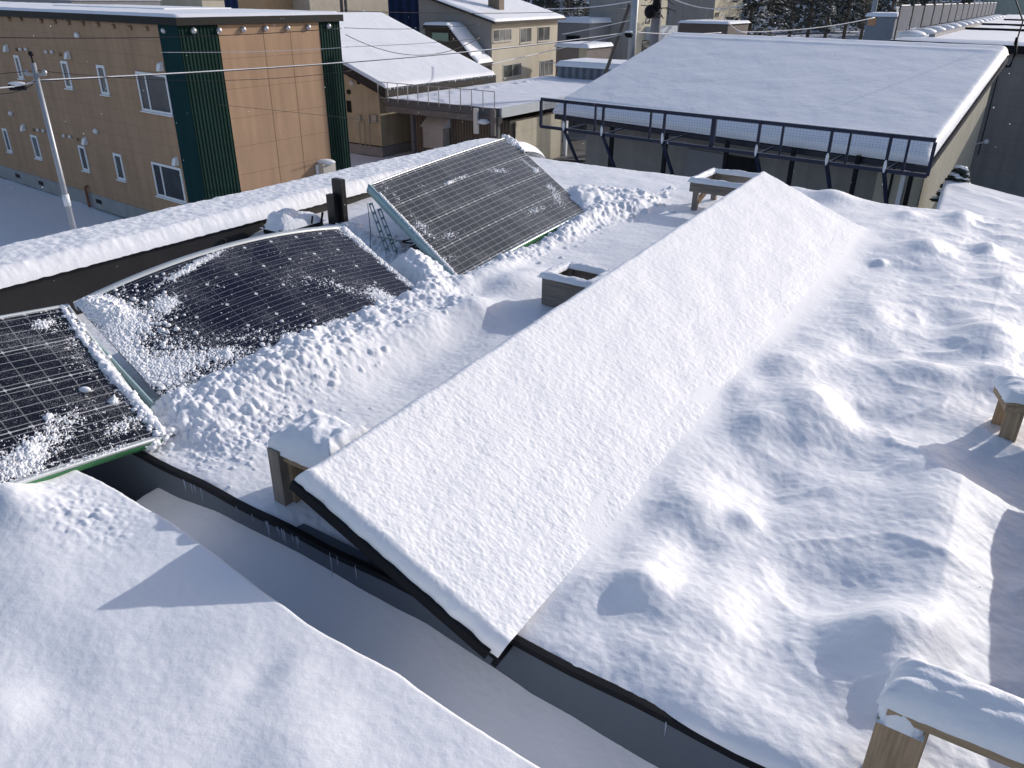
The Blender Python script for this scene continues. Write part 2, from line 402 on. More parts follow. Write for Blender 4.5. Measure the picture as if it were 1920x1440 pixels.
# smooth mounds on the left
for a in [(960, 535, .035, .10, .09), (890, 590, .04, .13, .085), (1000, 515, .02, .08, .06), (800, 630, .03, .12, .06), (640, 690, .035, .14, .10), (540, 720, .02, .12, .08), (720, 665, .012, .1, .06), (440, 770, .02, .1, .1), (620, 820, .01, .08, .05)]:
    bump(*a)
bump(790, 525, .05, .10, .09)
# a few more settled dips near the row
Z -= .02*np.exp(-((S-1.75)/.25)**2-((T+1.42)/.07)**2)
# snow swept up against the foot of the row
Z += .006*np.exp(-((T+.60)/.05)**2)*ss(.8, 1.0, S)*(.6+.5*pn(S*5, T*0, 44))
# thrown and slid clumps of snow
def dseg(poly, z=-1.0):
    P = [STu(x, y, z) for x, y in poly]; D = np.full(S.shape, 9.0)
    for (a, b_), (c, d) in zip(P[:-1], P[1:]):
        L2 = (c-a)**2+(d-b_)**2; k = np.clip(((S-a)*(c-a)+(T-b_)*(d-b_))/L2, 0, 1)
        D = np.minimum(D, np.hypot(S-a-k*(c-a), T-b_-k*(d-b_)))
    return D
def along(poly, n, wd, z=-1.0):
    P = [STu(x, y, z) for x, y in poly]; L = [math.dist(a, b_) for a, b_ in zip(P[:-1], P[1:])]; tot = sum(L)
    for _ in range(n):
        r = random.random()*tot; i = 0
        while r > L[i]: r -= L[i]; i += 1
        k = r/L[i]; a, c = P[i], P[i+1]
        yield a[0]+(c[0]-a[0])*k+random.gauss(0, wd), a[1]+(c[1]-a[1])*k+random.gauss(0, wd)
BA = [(335, 785), (470, 745), (570, 690), (650, 645), (730, 605), (800, 565)]
BB = [(800, 560), (790, 500), (740, 465), (700, 455), (655, 432)]
BC = [(850, 520), (950, 495), (1040, 455), (1120, 410), (1190, 395)]
BD = [(1090, 370), (1140, 370), (1200, 375)]
polys = ((BA, .10, .016, .055), (BB, .08, .022, .05), (BC, .05, .028, .05), (BD, .10, .035, .09))
for poly, wd, h, sc_ in polys:
    D = dseg(poly); Z += h*np.exp(-(D/wd)**2)*(1+.45*fbm(S*7, T*7, 3, 51))
nz_ = 1+.45*fbm(S*8, T*8, 3, 57)
nz_ = 1+.28*fbm(S*6, T*6, 4, 57, .55)
Z += .054*nz_*np.exp(-((T+1.715)/np.where(T < -1.715, .06, .19+.03*pn(S*5, T*0, 58)))**2)*ss(.93, 1.02, S)*(1-ss(2.02, 2.16, S))
Z += .040*nz_*np.exp(-((T+1.70)/.05)**2)*ss(2.15, 2.25, S)*(1-ss(2.5, 2.7, S))
Z += .030*nz_*np.exp(-((T+1.76)/.05)**2)*ss(2.9, 3.2, S)*(1-ss(3.5, 3.7, S))
Z += .125*nz_*np.exp(-((S-3.60)/.15)**2-((T+1.97)/.15)**2)+.06*nz_*np.exp(-((S-3.80)/.12)**2-((T+1.78)/.12)**2)
Z += .060*nz_*np.exp(-((S-2.14)/np.where(S < 2.14, .05, .12))**2)*ss(-2.25, -2.1, T)*(1-ss(-1.80, -1.60, T))
dmask = np.zeros(S.shape)
dmask = np.maximum(dmask, np.exp(-((T+1.70)/.08)**2)*ss(.93, 1.02, S)*(1-ss(2.1, 2.3, S)))
for poly, wd, h, sc_ in polys: dmask = np.maximum(dmask, np.exp(-(dseg(poly)/(wd*1.5))**2))
dmask = np.maximum(dmask, np.exp(-(dseg([(340, 800), (430, 830), (520, 790)])/.09)**2)*.8)
Z += dmask*(.011*np.abs(fbm(S*18, T*18, 5, 61, .6))+.004*fbm(S*55, T*55, 3, 62, .6))
Z0 = Z.copy()
def stamp(s0, t0, r, sink=.35, sq=1.0):
    i0, i1 = np.searchsorted(sA, (s0-r, s0+r)); j0, j1 = np.searchsorted(tA, (t0-r, t0+r))
    if i1-i0 < 1 or j1-j0 < 1 or i0 < 1 or i1 > len(sA)-2: return
    sub = Z[i0:i1, j0:j1]; s_, t_ = S[i0:i1, j0:j1], T[i0:i1, j0:j1]
    ic = min(max(int(np.searchsorted(sA, s0)), 0), len(sA)-1); jc = min(max(int(np.searchsorted(tA, t0)), 0), len(tA)-1)
    q = 1+.35*pn(s_/r*1.3+s0*99, t_/r*1.3+t0*99, 5)
    d2 = r*r*q*q-(s_-s0)**2-(t_-t0)**2
    hgt = np.where(d2 > 0, (np.maximum(d2, 0)/(r*q))**.75*(r*.9)**.25*sq+Z0[ic, jc]*.88+Z[ic, jc]*.12-r*sink*sq, -9)
    np.maximum(sub, hgt, out=sub)
for poly, n, wd, ra, rb in ((BA, 1300, .09, .002, .017), (BB, 700, .045, .003, .018), (BC, 650, .055, .003, .017), (BD, 900, .10, .004, .022), ([(1060, 430), (1180, 400)], 420, .06, .005, .020),
                            ([(345, 800), (430, 840), (560, 760)], 800, .09, .002, .010), ([(310, 800), (360, 810)], 120, .05, .004, .018), ([(790, 510), (850, 540)], 260, .05, .003, .014)):
    for s0, t0 in along(poly, n, wd):
        stamp(s0, t0, ra+(rb-ra)*random.random()**3, random.uniform(.25, .6))
for s0, t0 in along(BA, 60, .07): stamp(s0, t0, random.uniform(.018, .034), random.uniform(.5, .75), .8)
for s0, t0 in along(BD, 30, .08): stamp(s0, t0, random.uniform(.02, .04), random.uniform(.5, .75), .8)
for px, py, r in ((1258, 352, .022), (1245, 355, .016), (1205, 432, .006), (640, 770, .006), (455, 835, .012), (430, 840, .008)):
    stamp(*STu(px, py, -1.0), r, .3)
# fine texture
Z += .0008*fbm(S*60, T*60, 3, 71)*(1-dmask)+.0007*fbm(S*60, T*60, 2, 72)
# settle under the panels and at the left where the roof is swept
k_ = (S-.818)/3.18; tb_ = -.550-.10*k_; zb_r = -.986+.011*k_; zp_ = zb_r+(-.4487+.1001*k_)*(T-tb_)
kk = .016; hmx = np.maximum(kk-np.abs(Z-zp_), 0)/kk; sm = np.maximum(Z, zp_)+hmx*hmx*kk*.25
wk = ss(tb_-.15, tb_-.05, T)*(T < tb_+.6)*(S < 4.05+.1)*(1-ss(3.96, 4.08, S))
Z = Z+(sm-.0010-Z)*wk
# rounded lips at the front and back edges
ef = np.clip((S-.853)/(.045+.012*pn(T*6, T*0, 81)), 0, 1); lip = np.sqrt(1-(1-ef)**2)
base = -1.010
thin = .0+.03*ss(-1.3, -.9, T)*(1-ss(-.62, -.5, T))
Z = base+(Z-thin*np.exp(-((S-.86)/.12)**2)-base)*lip+.0
eb = np.clip((4.90-S)/.22, 0, 1); Z = -1.25+(Z+1.25)*np.sqrt(1-(1-eb)**2)
Z += .014*np.exp(-((S-.93)/.07)**2)*ss(-.55, -.35, T)*(1-ss(.3, .5, T))
Z -= .16*ss(-2.20, -2.45, T)*(1-ss(2.05, 2.45, S))*ss(.86, .95, S)*1.0 if False else 0
Z = Z-.14*(1-ss(-2.42, -2.22, T))*(1-ss(2.0, 2.4, S))
X = K*(S*US[0]+T*UT[0]); Y = K*(S*US[1]+T*UT[1])
o = npmesh('roof_snow', np.stack((X, Y, CAMZ+K*Z), -1), gridfaces(len(sA), len(tA), True), SNOW)
tag(o, 'deep wind-shaped snow with mounds lying over the flat roof', None, None, 'structure')
ZR, SR, TR_ = Z, sA, tA
def zroof(s, t):
    i = min(max(int(np.searchsorted(sA, s)), 0), len(sA)-1); j = min(max(int(np.searchsorted(tA, t)), 0), len(tA)-1)
    return float(ZR[i, j])

# ------------------------------------------------------------------ next roof (foreground) and its snow
b2 = thing('neighbouring_low_building', M(-.5, -1, 0), 'low building in the foreground whose roof is under thick rounded snow', 'building')
MB().par(M(-1.5, -3.1*K, 0), M(1.5+.70*K, 0, 0)-M(0, 0, 0), M(0, 5*K, 0), (0, 0, 5.60)).build('wall', SLATE, b2)
sB = np.concatenate((np.linspace(-.6, .10, 60), np.arange(.105, .878, .0030))); tB = np.arange(-2.9, .9, .0045)
S, T = np.meshgrid(sB, tB, indexing='ij')
edge = np.interp(T, [-1.7, -1.27, -.83, -.63, -.43, .2], [.687, .687, .642, .645, .631, .61])+.022+.004*fbm(T*5, T*0+3, 3, 91)
Z = -.938+.010*fbm(S*1.6, T*1.5, 3, 92)*ss(.70, .45, S)+.0022*fbm(S*6, T*6, 3, 93)
for px, py, h, rs, rt in ((100, 960, .012, .09, .12), (60, 1050, .008, .08, .1), (110, 1280, -.012, .07, .08), (0, 1340, .012, .05, .06), (490, 1270, -.009, .05, .035), (540, 1280, .006, .06, .04), (250, 1150, .006, .10, .08), (560, 1400, .012, .08, .07), (60, 1140, .006, .05, .05)):
    s0, t0 = STu(px, py, -.945); Z += .8*h*np.exp(-((S-s0)/rs)**2-((T-t0)/rt)**2)
s0, t0 = STu(10, 925, -.91); Z += .035*np.exp(-((S-s0)/.05)**2-((T-t0)/.09)**2)
Z += (.003*np.abs(fbm(S*30, T*30, 3, 94, .6)))*np.exp(-((S-.60)/.07)**2-((T+1.42)/.14)**2)*2.5
Z += .0005*fbm(S*60, T*60, 3, 95)
floor = np.interp(T, [-1.53, -1.39, -1.1, -.76, -.52, -.31], [-1.077, -1.061, -1.056, -1.072, -1.11, -1.118])-.012-.45*(.86-S)+.006*fbm(S*3, T*3, 3, 96)+.0006*fbm(S*70, T*70, 2, 97)
drop = -1.40
floor = floor+(drop-floor)*(1-ss(-1.74, -1.60, T+.5*(.86-S)+.015*pn(S*12, T*12, 5)))
ed = np.clip((edge-S)/.030, 0, 1); rr = np.sqrt(1-(1-ed)**2)
Zf = np.where(S < edge, floor+(Z-floor)*(.25+.75*rr), floor)
# far-left end rounds off under the tilted panel
el = np.clip((T+1.80+.05*fbm(S*6, S*0, 2, 98))/.08, 0, 1)
Zf = np.where(S > .69, Zf, Zf)
X = K*(S*US[0]+T*UT[0]); Y = K*(S*US[1]+T*UT[1])
o = npmesh('neighbour_snow', np.stack((X, Y, CAMZ+K*Zf), -1), gridfaces(len(sB), len(tB), True), SNOW)
o.name = 'foreground_snow'
tag(o, 'smooth sunlit snow on the near roof with a shaded valley beside the wall', None, None, 'structure')

# ------------------------------------------------------------------ helper: curved sheet patch
def patch(TL, TR, BL, BR, arch_t, arch_b, u, v, sk=0):
    """bilinear patch in roof-frame units with an arch; returns world XYZ arrays and unit normals"""
    U_, V_ = np.meshgrid(u, v, indexing='ij')
    TL, TR, BL, BR = (np.array(q, float) for q in (TL, TR, BL, BR))
    P = ((1-U_)*(1-V_))[..., None]*TL+(U_*(1-V_))[..., None]*TR+((1-U_)*V_)[..., None]*BL+(U_*V_)[..., None]*BR
    c = .5+sk
    prof = 4*U_*(1-U_)*(1+sk*4*(U_-.5))
    P[..., 2] += prof*((1-V_)*arch_t+V_*arch_b)
    s, t, z = P[..., 0], P[..., 1], P[..., 2]
    Wd = np.stack((K*(s*US[0]+t*UT[0]), K*(s*US[1]+t*UT[1]), CAMZ+K*z), -1)
    gu = np.gradient(Wd, axis=0); gv = np.gradient(Wd, axis=1)
    n = np.cross(gu, gv); n /= np.linalg.norm(n, axis=-1, keepdims=True)+1e-12
    n *= np.sign(n[..., 2:3]+1e-9)
    return Wd, n, U_, V_
def sheet(name, q, m, parent, cells, off=0, margin=(.012, .03), nu=60, nv=14):
    u = np.linspace(0, 1, nu); v = np.linspace(0, 1, nv)
    Wd, n, U_, V_ = patch(*q, u, v)
    uv = np.stack(((U_-margin[0])/(1-2*margin[0])*cells[0], (V_-margin[1])/(1-2*margin[1])*cells[1]), -1).reshape(-1, 2)
    P = Wd+n*off
    fl = np.cross(P[1, 0]-P[0, 0], P[0, 1]-P[0, 0])[2] < 0
    return npmesh(name, P, gridfaces(nu, nv, fl), m, parent, True, uv)
def rim(name, q, side, wd, ht, m, parent, off=.002, n=40, out=0):
    """frame bar along a patch side ('t','b','l','r'): width into the sheet, ht downwards"""
    k = np.linspace(0, 1, n)
    if side in 'tb':
        v = np.array([0, .06]) if side == 't' else np.array([1, .94]); Wd, nn, _, _ = patch(*q, k, np.sort(v))
        a = Wd[:, 0 if side == 't' else 1]; c = Wd[:, 1 if side == 't' else 0]; nr = nn[:, 0]
    else:
        u = np.array([0, .03]) if side == 'l' else np.array([.97, 1]); Wd, nn, _, _ = patch(*q, u, k)
        a = Wd[0 if side == 'l' else 1]; c = Wd[1 if side == 'l' else 0]; nr = nn[0]
    d = (c-a); d /= np.linalg.norm(d, axis=1, keepdims=True)
    a = a-d*out
    p0 = a+nr*off; p1 = a+d*wd+nr*off; p2 = a+d*wd-nr*ht; p3 = a-nr*ht
    V = np.stack((p0, p1, p2, p3), 1)
    i = np.arange(n-1)[:, None]*4
    fs = []
    for x in range(4): fs.append(np.concatenate((i+x, i+(x+1) % 4, i+4+(x+1) % 4, i+4+x), 1))
    Fq = np.concatenate(fs+[np.array([[0, 1, 2, 3]]), np.array([[4*n-1, 4*n-2, 4*n-3, 4*n-4]])])
    o = npmesh(name, V, Fq, m, parent, False)
    return o
def dusting(name, q, cov, m, parent, step=.0032, hs=.010, seed=1, inset=0):
    TLw, TRw, BLw = (W(*q[i]) for i in (0, 1, 2))
    nu = int((TRw-TLw).length/step); nv = int((BLw-TLw).length/step)
    u = np.linspace(inset, 1-inset, nu); v = np.linspace(inset, 1-inset, nv)
    Wd, n, U_, V_ = patch(*q, u, v)
    px, py = proj(Wd)
    a = U_*(TRw-TLw).length; b_ = V_*(BLw-TLw).length
    C = cov(px, py, U_, V_)
    no = .5+.20*pn(a*45, b_*45, seed)+.26*pn(a*110, b_*110, seed+1)+.10*pn(a*22, b_*22, seed+2)+.30*pn(a*240, b_*240, seed+4)
    h = (no-(1-C))
    big = .5+.5*pn(a*14, b_*14, seed+3)
    H = np.where(h > 0, hs*np.sqrt(np.clip(h, 0, 1))*(.5+1.2*np.clip(C, 0, 1.4)**2*(.5+big))*(1+.5*np.abs(pn(a*38, b_*38, seed+7))), -.0035)
    P = Wd+n*H[..., None]
    Fq = gridfaces(nu, nv, np.cross(P[1, 0]-P[0, 0], P[0, 1]-P[0, 0])[2] < 0)
    Fq = clean(Fq, (h > 0).ravel())
    used = np.zeros(nu*nv, bool); used[Fq.ravel()] = True; idx = np.cumsum(used)-1
    o = npmesh(name, P.reshape(-1, 3)[used], idx[Fq], m, parent); o['kind'] = 'stuff'
    return o
def G(px, py, x, y, rx, ry=None, ang=0):
    ry = ry or rx; c, s = math.cos(ang), math.sin(ang)
    a = (px-x)*c+(py-y)*s; b_ = -(px-x)*s+(py-y)*c
    return np.exp(-(a/rx)**2-(b_/ry)**2)

# ------------------------------------------------------------------ solar panels brushed clear
PM_MID = panelmat('flexible_cells', (.006, .008, .022), (.62, .64, .66), 0, True, 5, .35)
PM_REAR = panelmat('half_cells_grey', (.045, .046, .046), (.58, .58, .56), 0, False, 5, .35)
PM_LEFT = panelmat('half_cells_black', (.004, .004, .008), (.50, .51, .53), 0, False, 5, .35)
# rear panel
qR = ((2.445, -2.348, -.72), (3.735, -2.520, -.705), (2.26, -1.738, -.972), (3.47, -1.843, -.97), .006, .006)
t = thing('solar_panel', W(2.5, -2, -1), 'rear grey solar panel propped steeply on a mint slotted leg', 'solar panel', 'brushed-off solar panels')
sheet('cell_sheet', qR, PM_REAR, t, (20, 4))
rim('frame', qR, 't', .014, .035, WHITEF, t); rim('frame', qR, 'r', .014, .035, WHITEF, t)
rim('frame', qR, 'b', .014, .045, GREENF, t); rim('glass_edge', qR, 'b', .016, .004, WHITEF, t, .004)
rim('side_beam', qR, 'l', .016, .052, MINT, t, .006, out=.018)
mb = MB()                                                           # slotted prop legs
for off in (0, .055):
    p = W(2.395+off*.1, -2.305+off*.75, -.785-off*.35); qq = W(2.40+off*.1, -2.215+off*.8, -1.02)
    d = (qq-p); sd_ = Vector((US[0], US[1], 0))*.03
    nn = d.normalized().cross(Vector((US[0], US[1], 0))).normalized()*.004
    for k in range(7):                                              # two stiles joined by webs leave real slots
        pass
    w_ = d.normalized().cross(nn.normalized()).normalized()
    mb.par(p-w_*.018, w_*.008, nn, d); mb.par(p+w_*.010, w_*.008, nn, d)
    for k in range(7):
        mb.par(p-w_*.0105+d*(k/6.4), w_*.021, nn, d.normalized()*.014)
mb.build('prop_leg', MINT, t)
MB().tube([W(2.385, -2.31, -.785), W(2.39, -2.31, -.90), W(2.385, -2.315, -.985)], .0025, 6).build('cord', CABLE, t)
def covR(px, py, U_, V_):
    c = .24+0*px
    for a in ((865, 332, 20, 3.5, -.35, .5), (842, 343, 10, 4, -.2, .65), (935, 320, 26, 8, .1, .45), (985, 305, 22, 4, .6, .4), (1005, 320, 10, 6, 0, .5), (845, 440, 20, 12, -.3, .42), (1005, 395, 26, 10, -.3, .42),
              (1030, 350, 10, 6, .6, .3), (795, 432, 15, 40, -.7, .4), (745, 372, 8, 26, -.5, .3), (960, 268, 13, 5, .5, .85), (840, 485, 30, 10, -.3, .3), (720, 352, 10, 20, 0, .28), (1045, 372, 12, 30, -.6, .4), (790, 350, 20, 8, 0, .25)):
        c = c+a[5]*G(px, py, *a[:5])
    return c-.17
dusting('snow_dusting', qR, covR, SNOWC, t, .0042, .016, 31)
mb = MB()                                                           # snow still clinging to the beam top and far edge
for k in range(40):
    v = .12+.85*k/39; P = Vector(np.array(W(*[(1-v)*a+v*c for a, c in zip(qR[0], qR[2])])))
    mb.ball(P+Vector((0, 0, .004)), .010+.006*random.random(), (1.2, 1.2, .7), 5, .2)
for k in range(34):
    v = random.random()*.22; P = W(*[(1-v)*a+v*c for a, c in zip(qR[1], qR[3])])
    mb.ball(P+Vector((random.gauss(0, .012), random.gauss(0, .012), .006)), .012+.012*random.random()*(1-v*3), (1, 1, .8), 5, .2)
o = mb.build('snow_clump', SNOWC, t, True); tag(o, kind='stuff')
# middle panel (flexible, arched)
qM = ((1.052, -2.180, -.797), (2.055, -2.118, -.785), (1.005, -1.735, -.965), (2.030, -1.715, -.965), .048, .030)
t = thing('solar_panel', W(1.5, -1.95, -1), 'middle blue-black solar panel bowed upwards and half covered in loose snow', 'solar panel', 'brushed-off solar panels')
sheet('cell_sheet', qM, PM_MID, t, (9, 4), margin=(.03, .055), nu=80, nv=20)
rim('frame', qM, 't', .030, .030, WHITEF, t, .004, out=.02); rim('frame', qM, 'b', .018, .03, WHITEF, t, .003)
rim('side_beam', qM, 'l', .012, .05, MINT, t, .006, out=.050)
MB().tube([W(1.585, -2.20, -.755), W(1.585, -2.20, -.732)], .012, 10).build('bolt', BLACKM, t)
def covM(px, py, U_, V_):
    c = .30+.03*pn(px/30, py/30, 8)
    for a in ((205, 585, 80, 26, .35, .75), (225, 650, 34, 75, -.5, .62), (300, 700, 60, 40, .2, .40), (420, 660, 120, 34, -.25, .38), (540, 640, 30, 26, 0, .22), (310, 570, 30, 18, -.2, .62), (360, 500, 75, 8, -.50, .62),
              (715, 555, 38, 12, .5, .55), (740, 565, 26, 9, 0, .4), (640, 540, 60, 10, .35, .26), (555, 530, 60, 22, 0, .14), (430, 530, 60, 25, -.2, .12), (660, 440, 50, 10, .45, .35), (790, 545, 12, 20, 0, .5), (700, 600, 60, 10, -.4, .35),
              (400, 740, 120, 22, -.4, .7), (425, 662, 9, 9, 0, .5), (330, 640, 60, 60, 0, .16), (180, 575, 60, 18, .2, .6), (560, 600, 70, 20, .8, -.24), (470, 565, 60, 12, .9, -.22), (620, 650, 40, 40, .6, -.2), (470, 645, 90, 7, 0, -.25), (530, 465, 60, 16, 0, .05)):
        c = c+a[5]*G(px, py, *a[:5])
    c = c+.45*ss(.962, .985, U_+.012*pn(V_*14, V_*0, 6))+.6*ss(.93, .985, V_+.05*pn(U_*13, U_*0, 7))*(1-ss(.86, .95, U_))
    return c-.13
dusting('snow_dusting', qM, covM, SNOWC, t, .0028, .010, 41)
mb = MB()
def on_patch(q, u, v):
    Wd, n, _, _ = patch(*q, np.array([u, u+.01]), np.array([v, v+.01])); return Vector(Wd[0, 0]), Vector(n[0, 0])
for k in range(1500):
    if k < 900: u, v = abs(random.gauss(.02, .085)), random.random()*.98
    elif k < 1200: u, v = random.random()*.55, 1-abs(random.gauss(0, .09))
    elif k < 1320: u, v = random.gauss(.14, .05), random.gauss(.28, .12)
    else: u, v = random.random()*.95, random.random()
    u = min(max(u, 0), .98); v = min(max(v, 0), .98)
    P, n = on_patch(qM, u, v); r = .0018+.0105*random.random()**5*(1 if k < 1320 else .3)
    mb.ball(P+n*r*.3, r, (1, 1, .8), 5, .5)
o = mb.build('snow_clump', SNOWC, t, True); tag(o, kind='stuff')
# left panel
qL = ((-.20, -2.205, -.670), (1.036, -2.185, -.790), (-.15, -1.545, -.800), (.905, -1.600, -.963), .006, .006)
t = thing('solar_panel', W(.5, -1.9, -1), 'left black solar panel with a green front edge and white grid lines', 'solar panel', 'brushed-off solar panels')
sheet('cell_sheet', qL, PM_LEFT, t, (22, 4), margin=(.008, .02))
rim('frame', qL, 't', .014, .035, WHITEF, t, .003); rim('frame', qL, 'r', .012, .035, WHITEF, t, .002)
rim('frame', qL, 'b', .004, .034, GREENF, t, .001); rim('glass_edge', qL, 'b', .015, .008, WHITEF, t, .004, out=.002)
def covL(px, py, U_, V_):
    c = .26+0*px
    for a in ((70, 850, 80, 45, -.5, .30), (120, 790, 70, 34, -.4, .26), (20, 880, 60, 40, 0, .32), (55, 845, 18, 18, 0, .35), (75, 610, 26, 12, 0, .35), (100, 600, 40, 30, 0, .2), (230, 800, 50, 20, -.3, .38), (170, 700, 60, 40, .3, .16),
              (212, 752, 9, 5, 0, .9), (180, 860, 90, 12, -.35, .5), (90, 782, 9, 7, 0, .5), (140, 640, 30, 50, .5, .2), (225, 720, 16, 60, -.5, .25), (50, 700, 60, 60, 0, -.12), (40, 800, 40, 18, -.4, -.1)):
        c = c+a[5]*G(px, py, *a[:5])
    return c-.12
dusting('snow_dusting', qL, covL, SNOWC, t, .0032, .013, 51)
mb = MB()                                                           # roll of snow along the joint of the two panels
for k in range(330):
    v = .02+.96*random.random()**.8; P, n = on_patch(qL, .983, v)
    r = .003+.010*random.random()**2.5
    mb.ball(P+n*r*.5+Vector((random.gauss(0, .009), random.gauss(0, .009), 0)), r, (1.2, 1.2, .8), 5, .5)
for k in range(160):
    v = random.random(); P = W(*[(1-v)*a+v*c for a, c in zip((.86, -1.60, -.968), (1.03, -1.70, -.985))])
    r = .004+.016*random.random()**2
    mb.ball(P+Vector((random.gauss(0, .022), random.gauss(0, .022), random.gauss(0, .008))), r, (1, 1, .8), 5, .4)
def roll(u0, u1, v0, v1, r0, sd):
    n_, k_ = 110, 18; vv = np.linspace(v0, v1, n_); V = []
    for i, v in enumerate(vv):
        f = (v-v0)/(v1-v0); P, n = on_patch(qL, u0+(u1-u0)*f, v); P2, _ = on_patch(qL, u0+(u1-u0)*f, min(v+.01, .999)); d = (P2-P).normalized(); x = d.cross(n)
        env = math.sqrt(max(0, 1-abs(2*f-1)**3))
        for k in range(k_):
            a = 2*math.pi*k/k_; rr_ = r0*env*(1+.35*float(pn(f*14+sd, math.cos(a)*1.3+sd, sd))+.2*float(pn(f*40, a*2, sd+1)))
            V.append(P+n*r0*.3+(x*math.cos(a)*1.25+n*math.sin(a))*rr_)
    i = np.arange(n_-1)[:, None]*k_+np.arange(k_)[None, :]; j = np.arange(n_-1)[:, None]*k_+(np.arange(k_)[None, :]+1) % k_
    npmesh('snow_roll', np.array([tuple(p) for p in V]), np.stack((i, j, j+k_, i+k_), -1).reshape(-1, 4), SNOWC, t)
roll(.978, .985, .34, .72, .016, 3); roll(.985, .998, .60, .995, .015, 7); roll(.985, .975, -.0, .36, .010, 11)
P, n = on_patch(qL, 0.905, .62); mb.ball(P+n*.008, .016, (1.5, .8, .8), 6, .1)
o = mb.build('snow_clump', SNOWC, t, True); tag(o, kind='stuff')
# junction clutter near the parapet
t = thing('junction_box', W(2.38, -2.88, -1), 'low dark junction box with a snow cap beside the black post', 'junction box')
MB().par(W(2.33, -2.93, -1.0), W(.26, 0, 0)-W(0, 0, 0), W(0, .12, 0)-W(0, 0, 0), (0, 0, .03*K)).build('housing', BLACKP, t)
def lump(name, c, rs, rt, h, parent, seed=0, n=46, ang=0, low=0.0, m=None):
    u = np.linspace(-1, 1, n); A_, B_ = np.meshgrid(u, u, indexing='ij')
    d = np.maximum(np.abs(A_), np.abs(B_))*.55+np.hypot(A_, B_)*.45
    prof = np.sqrt(np.clip(1-d**3.2, 0, 1))
    H = h*prof*(1+.16*fbm(A_*1.6+seed, B_*1.2, 2, seed))+.004*fbm(A_*9, B_*9, 2, seed+3)*prof-low
    c_, s_ = math.cos(ang), math.sin(ang)
    s = c[0]+A_*rs*c_-B_*rt*s_; t_ = c[1]+A_*rs*s_+B_*rt*c_
    P = np.stack((K*(s*US[0]+t_*UT[0]), K*(s*US[1]+t_*UT[1]), CAMZ+K*(c[2]+H)), -1)
    return npmesh(name, P, gridfaces(n, n, True), m or SNOWC, parent)
lump('snow_cap', (2.46, -2.87, -.975), .14, .075, .045, t, 5)
lump('snow_cap', (2.42, -2.88, -.965), .08, .06, .062, t, 8)
MB().bar(W(2.50, -2.79, -.97), W(2.51, -2.79, -.935), .010).build('cable_clip', BLACKM, t)
MB().bar(W(2.56, -2.79, -.975), W(2.575, -2.79, -.93), .012).build('cable_clip', BLACKM, t)
t = thing('black_post', W(2.64, -2.78, -1), 'black wooden post of two bolted planks standing before the parapet', 'post')
mb = MB(); mb.par(W(2.615, -2.80, -1.02), W(.03, 0, 0)-W(0, 0, 0), W(0, .050, 0)-W(0, 0, 0), (0, 0, .165*K)); mb.build('plank', BLACKP, t)
mb = MB(); mb.par(W(2.649, -2.79, -1.02), W(.028, 0, 0)-W(0, 0, 0), W(0, .062, 0)-W(0, 0, 0), (0, 0, .235*K)); mb.build('plank', BLACKP, t)
mb = MB()
pts = [W(*STu(x, y, -.985), -.985) for x, y in ((668, 434), (700, 443), (735, 450), (770, 456), (790, 452), (812, 460))]
o = MB().tube(pts, .006, 6).tube([W(*STu(x, y, -.98), -.98) for x, y in ((755, 452), (772, 449), (790, 455), (770, 463), (798, 468))], .006, 6).build('power_cable', CABLE)
tag(o, 'black cable trailing across the snow under the rear panel', 'cable')

